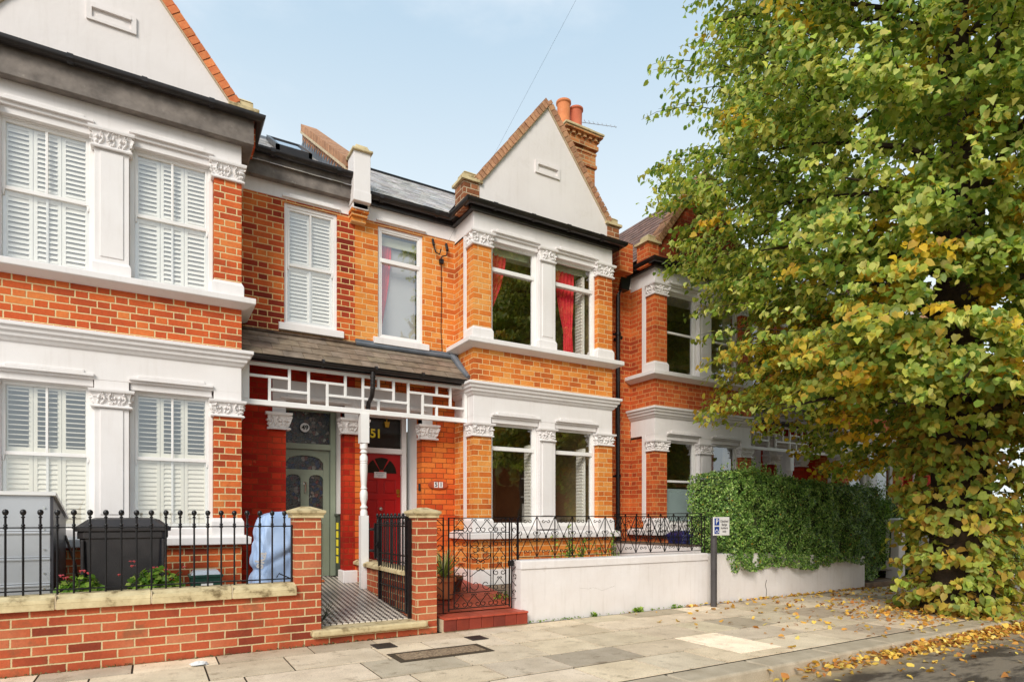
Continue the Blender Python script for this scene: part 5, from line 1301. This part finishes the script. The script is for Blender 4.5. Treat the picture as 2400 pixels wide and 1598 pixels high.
# ---- privet hedge
def hedge_obj(label, x0, x1, yfn, topfn, botfn, n, cols, size=(.03, .05), back=6.85):
    T = thing('hedge', label, 'hedge', ((x0+x1)/2, 6.4, .3))
    g = MB(); K = 24; J = 10
    for i in range(K+1):
        x = x0+(x1-x0)*i/K; zt, zb = topfn(x)-.07, botfn(x)+.07; y0 = yfn(x)+.08
        g.v += [(x, y0, zb), (x, y0-.01, (zb+zt)/2), (x, y0+.04, zt-.06), (x, y0+.12, zt), (x, back-.12, zt), (x, back-.06, zb)]
    for i in range(K):
        for j in range(6): a = i*6+j; b = i*6+(j+1) % 6; g.f.append((a, a+6, b+6, b))
    g.f.append(tuple(range(6))); g.f.append(tuple(K*6+j for j in range(6))[::-1]); add('inner_twigs', g, 'hedgecore', T)
    P = []; N = []
    for _ in range(n):
        x = random.uniform(x0, x1); r = random.random(); zt, zb, yf = topfn(x), botfn(x), yfn(x)
        bump = .035*math.sin(x*9+1)+.03*math.sin(x*23)
        if r < .56:
            z = zb+(zt-zb)*random.random(); bump += .04*math.sin(z*11+x*5)+.03*math.sin(z*23-x*13); y = yf+bump+abs(random.gauss(0, .045))-.02; nn = (0, -1, .35)
            if z > zt-.12: y += .1*((z-zt+.12)/.12)**2
        elif r < .77: z = zt+bump*.7-abs(random.gauss(0, .04))+.02; y = yf+(back-yf)*random.random(); nn = (0, -.3, 1)
        elif r < .92: x = x0-.03+.05*math.sin(_)+abs(random.gauss(0, .05)); z = zb+(zt-zb)*random.random(); y = yf+(back-yf)*random.random(); nn = (-1, -.3, .2)
        else: x = x1-abs(random.gauss(0, .05)); z = zb+(zt-zb)*random.random(); y = yf+(back-yf)*random.random(); nn = (1, -.3, .2)
        P.append((x, y, z)); N.append(nn)
    # sprouting shoots
    for _ in range(int(n/260)):
        x = random.uniform(x0, x1); z = topfn(x); y = yfn(x)+random.uniform(.05, .4); hh = random.uniform(.05, .16)*(1.4 if x < x0+1.2 else .6)
        for k in range(9): P.append((x+random.gauss(0, .014)+k*.003, y, z+hh*k/8)); N.append((random.uniform(-1, 1), -1, .5))
    for _ in range(int(n/500)):
        x = x0+random.uniform(-.14, .05); z = botfn(x0)+random.random()*(topfn(x0)-botfn(x0)); y = yfn(x0)+random.uniform(.0, .4)
        for k in range(8): P.append((x-.01*k, y, z+random.gauss(0, .02))); N.append((random.uniform(-1, 1), -1, .5))
    P = np.array(P); N = np.array(N)+rng.normal(size=(len(P), 3))*.42
    c = pick(cols, len(P)); yl = rng.random(len(P)) < .006; c[yl] = lin(206,150,50)[:3]
    leaves_mesh('foliage', P, N, rng.uniform(*size, len(P)), c, 'hedge', T, ((x0+x1)/2, 6.4, .3), shape='lance'); return T
HC = [lin(144,178,84), lin(122,160,70), lin(94,132,56), lin(172,196,108), lin(72,104,46)]
def htop(x): return 1.80+.10*math.exp(-((x-7.6)/.7)**2)-.03*max(0, x-8)
def hbot(x):
    if x > 10.75: return .12
    return .46+.12*math.exp(-((x-7.2)/.2)**2)+.03*math.sin(x*4)-.02*(x-7.2)+(.0 if x < 9.5 else .05)
hedge_obj('large clipped green privet hedge spilling over the white front wall', 7.30, 11.35, lambda x: 5.93 if x < 10.6 else 6.1, htop, hbot, 66000, HC, (.028, .05))
hedge_obj('yellow-green topped hedge beyond the two white gate posts', 13.6, 17.5, lambda x: 6.15, lambda x: 1.62+.05*math.sin(x*3), lambda x: .1, 9000, HC+[lin(176,190,70)], (.05, .08), 6.9)
hedge_obj('small dark shrub hedge just right of the first white gate post', 12.35, 13.0, lambda x: 6.5, lambda x: 1.55, lambda x: .1, 3000, HC, (.04, .06), 7.2)

# ---- white posts and threshold beyond the hedge
for (xa, xb, lab) in ((11.95, 12.17, 'white square gatepost just beyond the end of the clipped hedge'), (13.15, 13.37, 'white square gatepost further away, half hidden by yellow tree shoots')):
    T = thing('white_gatepost', lab, 'gatepost', (xa, 6.2, 0), 'white gateposts beyond the hedge')
    g = MB(); g.box(xa, xb, 6.1, 6.34, .0, 1.14); add('shaft', g, 'wallrender', T, bevel=.01)
    g = MB(); g.box(xa-.012, xb+.012, 6.088, 6.352, 1.14, 1.18); g.frust(xa-.012, xb+.012, 6.088, 6.352, 1.18, 1.21, .05, .05); add('post_cap', g, 'wallrender', T, bevel=.005)
g = MB(); g.tube([(11.90, 6.2, .95), (11.86, 6.2, .95), (11.86, 6.22, .32), (11.9, 6.2, .32)], .012, 6); tag(add('gate_rod', g, 'iron'), 'thin black iron rod on the side of nearer white gatepost', 'iron rod')
g = MB(); g.box(10.70, 13.3, 5.99, 6.4, -.02, .085); tag(add('door_step', g, mottled('worn_brown_step', lin(150,122,98), lin(110,88,70), 6, .9, .5, 40), None, bevel=.015), 'long low worn step between the hedge and white gateposts', 'step')

# ---- fallen leaves
LC = [lin(240,200,90), lin(230,176,74), lin(246,214,120), lin(212,150,70), lin(184,120,60)]
n1 = 5200; x = rng.uniform(4.0, 20, n1)**1.0; y = 3.20-np.abs(rng.normal(0, .07, n1))-(rng.random(n1) < .12)*rng.uniform(0, .5, n1)
dens = np.clip((x-4.3)/3.2, .05, 1); keep = rng.random(n1) < dens; x, y = x[keep], y[keep]
z = -.10+np.clip(.085*(1-(3.2-y)/.16), 0, .1)*rng.random(len(x))+.004
Pk = np.stack([x, y, z], 1)
n2 = 800; x = 11-np.abs(rng.normal(0, 2.4, n2)); y = rng.uniform(3.3, 6.0, n2); k = (x > 5); x, y = x[k], y[k]; Pp = np.stack([x, y, np.full(len(x), .012)], 1)
n3 = 700; Pt = np.stack([rng.normal(9.2, 1.1, n3), rng.normal(4.0, .4, n3), rng.uniform(.01, .05, n3)], 1)
n4 = 160; Pr = np.stack([rng.uniform(3.5, 12, n4), rng.uniform(.8, 3.1, n4), np.full(n4, -.095)], 1)
n5 = 170; Pw = np.stack([rng.uniform(6.2, 10.6, n5), 5.97-np.abs(rng.normal(0, .04, n5)), rng.uniform(.006, .02, n5)], 1)
PP = np.concatenate([Pk, Pp, Pt, Pr, Pw]); NN = rng.normal(size=PP.shape)*.38+[0, 0, 1]
o = leaves_mesh('fallen_leaves', PP, NN, rng.uniform(.028, .066, len(PP)), pick(LC, len(PP)), 'deadleaf'); tag(o, 'yellow fallen leaves scattered on pavement and heaped along the kerb', 'leaves', kind='stuff')
g = MB(); g.lathe(-.35+.9, 5.83, [(.03, .002), (.035, .012), (.02, .03), (.004, .034)], 7); 

g = MB(); k = 0
for j in range(5):
    for i in range(10): a = 2*PI*i/10; r = [.045, .05, .038, .02, .004][j]*random.uniform(.7, 1.25); g.v.append((.34+r*1.5*math.cos(a), 5.66+r*.8*math.sin(a), .002+[0, .008, .02, .028, .03][j]*random.uniform(.7, 1.2)))
for j in range(4):
    for i in range(10): a = j*10+i; q = j*10+(i+1) % 10; g.f.append((a, q, q+10, a+10))
g.f.append(tuple(40+i for i in range(10))); tag(add('crumpled_paper', g, 'signwhite'), 'scrap of crumpled white paper on the pavement by the brick wall', 'litter')
Ps = np.array([(random.uniform(-1.5, 2.6), 5.955-abs(random.gauss(0, .014)), random.uniform(.003, .016)) for _ in range(260)])
w_ = leaves_mesh('wall_foot_moss', Ps, rng.normal(size=Ps.shape)*.5+[0, -.3, 1], rng.uniform(.008, .022, len(Ps)), pick([lin(110,104,58), lin(86,84,50), lin(140,120,80)], len(Ps)), 'deadleaf'); tag(w_, 'moss and grit along the foot of the red brick wall', 'moss', kind='stuff')
js = []
for _ in range(1500):
    if random.random() < .5: js.append((random.uniform(-1, 10), random.choice(bands[1:-1])+random.gauss(0, .006), .001))
    else: js.append((random.uniform(-1, 10), random.uniform(3.5, 5.9), .004))
Ps = np.array(js); w_ = leaves_mesh('pavement_grit', Ps, rng.normal(size=Ps.shape)*.2+[0, 0, 1], rng.uniform(.004, .013, len(Ps)), pick([lin(96,84,60), lin(70,60,44), lin(130,110,76), lin(80,90,44)], len(Ps)), 'deadleaf', shape='lance'); tag(w_, 'grit and leaf crumbs in the paving joints', 'grit', kind='stuff')

# ================================================================ street tree
TX, TY = 9.0, 3.85
T = thing('lime_tree', 'large lime tree with green and yellowing leaves and shoots round its trunk', 'tree', (TX, TY, 0))
g = MB(); tr = [(TX-.03, TY, -.05), (TX, TY, .3), (TX+.02, TY, 1.2), (TX+.05, TY+.03, 2.4), (TX+.02, TY+.05, 3.6), (TX+.1, TY, 5.2), (TX+.05, TY+.1, 7.2), (TX+.15, TY+.05, 9.5), (TX+.1, TY, 11.3)]
g.tube(tr, [.46, .36, .32, .30, .27, .23, .17, .1, .03], 14)
for i in range(14): a = random.uniform(0, 6.28); zz = random.uniform(.1, 2.2); g.lathe(TX+.3*math.cos(a), TY+.3*math.sin(a), [(.01, zz-.08), (.09, zz-.02), (.1, zz+.05), (.02, zz+.12)], 8)
limbs = []
for i in range(46):
    z = random.uniform(2.3, 9.8); a = i*2.4+random.uniform(-.4, .4); ln = (3.0 if z < 7.5 else 3.0*(11.6-z)/4.1)*random.uniform(.75, 1.0)
    rise = random.uniform(.1, .55)*(1.0 if z > 3 else .25)
    p0 = Vector((TX+.1*math.cos(a), TY+.1*math.sin(a), z)); d = Vector((math.cos(a), math.sin(a), 0))
    pts = [p0+d*ln*t+Vector((0, 0, ln*(rise*t*1.6-.62*rise*t*t*1.6-.10*t*t))) for t in (0, .25, .5, .75, 1)]
    pts = [p+Vector((random.uniform(-.06, .06), random.uniform(-.06, .06), random.uniform(-.05, .05))) if k else p for k, p in enumerate(pts)]
    g.tube(pts, [.085*(1-z/16), .06*(1-z/16), .04*(1-z/16), .022, .008], 6); limbs.append(pts)
add('trunk', g, 'bark', T, smooth=True)
tw = MB(); LP = []; LN = []; LS = []; LCc = []
cg = [lin(192,208,96), lin(208,218,112), lin(170,194,84), lin(140,168,74), lin(224,226,130), lin(226,218,108), lin(118,150,66)]
cy_ = [lin(232,200,70), lin(240,204,60), lin(220,176,66)]
def crown_r(z):   # horizontal reach of the crown at height z
    if z < 2.1: return 0
    if z < 3.0: return 2.0+.55*(z-2.1)/.9
    if z < 5.6: return 2.55+.65*((z-3.0)/2.6)
    if z < 8.0: return 3.2+.12*math.sin(z*2.1)
    return 3.2*max(0, (12.2-z)/4.2)**.6
def twig(p, d, ln, nl, size, pal, sag_=.5, side=.07, ly=0.):
    d = d.normalized(); q = p.copy(); pts = [q.copy()]
    for k in range(5):
        dd = d+Vector((0, 0, -sag_*(k/5)))+Vector((random.gauss(0, .12), random.gauss(0, .12), random.gauss(0, .08))); q = q+dd.normalized()*ln/5; pts.append(q.copy())
    if max(abs(c) for c in (pts[-1]-pts[0])) > 0: tw.tube(pts, [.007, .006, .005, .004, .003, .002], 3, cap=False)
    for i in range(nl):
        t = random.uniform(.0, 1)**.8*4.999; k = int(t); b = pts[k].lerp(pts[k+1], t-k)
        LP.append((b.x+random.gauss(0, side), b.y+random.gauss(0, side), b.z-abs(random.gauss(.02, side*.8))))
        LN.append((d.x*.9+random.gauss(0, .5), d.y*.9-.25+random.gauss(0, .5), .6+random.gauss(0, .4))); LS.append(random.uniform(*size))
        LCc.append(pal)
ntw = 0
while ntw < 3700:
    z = random.uniform(2.1, 11.6); R = crown_r(z)
    if R <= .1: continue
    a = random.uniform(0, 2*PI)
    if math.cos(a) < .25 and z < 4.6: R *= .86
    if math.cos(a) < .1 and z < 2.65: continue
    lob = 1+.11*math.sin(3*a+z*1.3)+.08*math.sin(5*a-z*2.3)+.06*math.sin(9*a+z*4)
    rr = R*lob*math.sqrt(random.uniform(.22, 1.0))
    x, y = TX+rr*math.cos(a), TY+rr*math.sin(a)
    # the side away from street and camera needs fewer leaves
    if y > 7.15: continue
    if random.random() > min(1, R/3.0+.15): continue
    # horizontal tiers with gaps between
    if math.sin(z*4.2+a*2+rr*.8) < -.55 and random.random() < .7: continue
    yel = random.random() < (.05 if z > 4.2 else .2)+(.08 if rr < 1.4 else 0)
    outer = rr/(R*lob)
    dvec = Vector((math.cos(a), math.sin(a), .25-.5*(1-min(1, (z-2)/4))))
    twig(Vector((x, y, z)), dvec, random.uniform(.35, .7), int(44*random.uniform(.7, 1.2)), (.052, .092), 1 if yel else 0)
    ntw += 1
for i in range(330):    # short twigs close round the trunk and main limbs
    z = random.uniform(2.2, 9); a = random.uniform(PI*.8, PI*1.9); rr = random.uniform(.45, 1.7)
    twig(Vector((TX+rr*math.cos(a), TY+rr*math.sin(a), z)), Vector((math.cos(a), math.sin(a), .1)), random.uniform(.3, .6), 40, (.055, .095), 1 if random.random() < .25 else 0)
# long outer sprays breaking the outline
for i in range(90):
    z = random.uniform(2.5, 10.5); R = crown_r(z); a = random.uniform(PI*.55, PI*1.45) if i % 3 else random.uniform(0, 2*PI)
    p = Vector((TX+R*.92*math.cos(a), TY+R*.92*math.sin(a), z))
    if p.y > 6.9: continue
    twig(p, Vector((math.cos(a), math.sin(a), .15)), random.uniform(.6, 1.15), 30, (.05, .085), 0, .55, .05)
# low drooping branches toward the houses
for i in range(48):
    a = random.uniform(PI*.6, PI*1.1); R = random.uniform(1.5, 2.9); p = Vector((TX+R*math.cos(a), TY+R*math.sin(a), 3.05+random.uniform(-.25, .6)))
    if p.y > 6.9: continue
    twig(p, Vector((math.cos(a), math.sin(a)*.6, -.15)), random.uniform(.5, .9), 40, (.06, .095), 2, .7, .06)
# shoots around the trunk base
for i in range(470):
    a = random.uniform(0, 2*PI); z = random.uniform(.05, 3.1); r = random.uniform(.3, .55)
    reach = .42 if z > 1.5 else .62
    if math.cos(a) < -.1: reach = .3
    twig(Vector((TX+r*math.cos(a), TY+r*math.sin(a), z)), Vector((math.cos(a), math.sin(a), .1)), random.uniform(.2, reach), 11, (.065, .115), 3, .9, .06)
add('twigs', tw, 'bark', T)
LP = np.array(LP); LN = np.array(LN); LS = np.array(LS); LCc = np.array(LCc); n = len(LP)
col = pick(cg, n); 
m_ = LCc == 1; col[m_] = pick(cy_+[lin(170,170,50)], m_.sum()); m_ = LCc == 2; col[m_] = pick([lin(194,200,84), lin(214,200,80), lin(156,174,72), lin(226,190,76)], m_.sum())
m_ = LCc == 3; col[m_] = pick([lin(206,200,84), lin(216,190,84), lin(178,190,84), lin(204,164,78), lin(190,202,100), lin(146,168,74)], m_.sum(), j=.16)
leaves_mesh('crown', LP, LN, LS, col, 'leaf', T, (TX, TY, 2), droop=np.array([0, 0, -.8]))

# ================================================================ across the road (seen only in window reflections and as shade)
def simple_tree(x, y, h, r, lab, n=5200):
    T = thing('tall_tree', lab, 'tree', (x, y, 0), 'trees across the road'); g = MB(); g.tube([(x, y, -.1), (x+.1, y, h*.4), (x, y+.1, h*.8)], [.35, .25, .05], 10)
    for i in range(8): a = i*.8; g.tube([(x, y, h*.3+i*.4), (x+r*.7*math.cos(a), y+r*.7*math.sin(a), h*.45+i*.7)], [.12, .03], 6)
    add('trunk', g, 'bark', T)
    u = rng.normal(size=(n, 3)); u /= np.linalg.norm(u, axis=1)[:, None]; rad = rng.uniform(.55, 1, (n, 1))*(1+.2*np.sin(u[:, :1]*5+u[:, 2:]*7))
    P = np.array([x, y, h*.58])+u*rad*np.array([r, r, h*.42]); leaves_mesh('crown', P, u+rng.normal(size=(n, 3))*.5, rng.uniform(.35, .6, n), pick([lin(206,196,110), lin(176,170,90), lin(222,196,110)], n), 'leaf', T, (x, y, h*.3))
simple_tree(16.5, -11.5, 17, 5.0, 'tall dark street tree across the road, reflected in the bay windows')
simple_tree(23, -11, 18, 5, 'further dark street tree across the road, reflected in far windows')
g = MB()
W_ = MB(); W_.box(6, 40, -20, -19.6, -.1, 7.5); tag(add('opposite_terrace', W_, 'brick53'), 'plain brick terrace across the road, only seen mirrored in window glass', 'building')

# ================================================================ camera, light, world
cam = bpy.data.cameras.new('camera'); co = bpy.data.objects.new('camera', cam); COL.objects.link(co)
ang = math.atan2(2420, 1430)
co.location = (0, 0, 1.216); co.rotation_euler = (PI/2, 0, ang-PI/2)
cam.sensor_width = 36; cam.sensor_fit = 'HORIZONTAL'; cam.lens = 1430/2400*36; cam.shift_y = (1213-799)/2400; cam.clip_end = 400; cam.clip_start = .05
S.camera = co

sd = Vector((-1.0, -1, .95)).normalized()      # towards the sun
el = math.asin(sd.z); az = math.atan2(sd.x, sd.y)
L = bpy.data.lights.new('sun', 'SUN'); L.energy = 2.2; L.angle = math.radians(24); L.color = (1, .94, .85)
lo = bpy.data.objects.new('sun', L); COL.objects.link(lo); lo.rotation_euler = sd.to_track_quat('Z', 'Y').to_euler(); lo.location = (0, -10, 20)
Wd = bpy.data.worlds.new('World'); S.world = Wd; t = NT(Wd)
sky = t.new('ShaderNodeTexSky', sky_type='NISHITA'); sky.sun_disc = False; sky.sun_elevation = el; sky.sun_rotation = az; sky.air_density = 1.0; sky.dust_density = 1.5; sky.ozone_density = 1.2
tc = t.new('ShaderNodeTexCoord').outputs['Generated']
sp = t.new('ShaderNodeSeparateXYZ'); t.link(tc, sp.inputs[0])
mp = t.new('ShaderNodeMapping'); mp.inputs['Scale'].default_value = (1, 1, 2.6); t.link(tc, mp.inputs[0])
cl = t.noise(mp.outputs[0], 2.2, 7, .55); cl = t.smooth(cl, .48, .72)
up = t.math('POWER', t.math('MAXIMUM', sp.outputs[2], 0.), .8)
base = t.mix(t.smooth(up, .40, .80), (6.2, 6.75, 6.9, 1), (3.4, 4.7, 5.8, 1))
base = t.mix(t.math('MULTIPLY', cl, .55), base, (7.4, 7.6, 7.7, 1))
c = t.mix(.82, sky.outputs[0], base)
bg = t.new('ShaderNodeBackground'); t.link(c, bg.inputs[0]); bg.inputs[1].default_value = .118
ow = t.new('ShaderNodeOutputWorld'); t.link(bg.outputs[0], ow.inputs[0])
S.view_settings.view_transform = 'Standard'; S.view_settings.look = 'None'; S.view_settings.exposure = 0.46; S.view_settings.gamma = 1
S.cycles.max_bounces = 8; S.cycles.transparent_max_bounces = 16; S.cycles.use_denoising = True
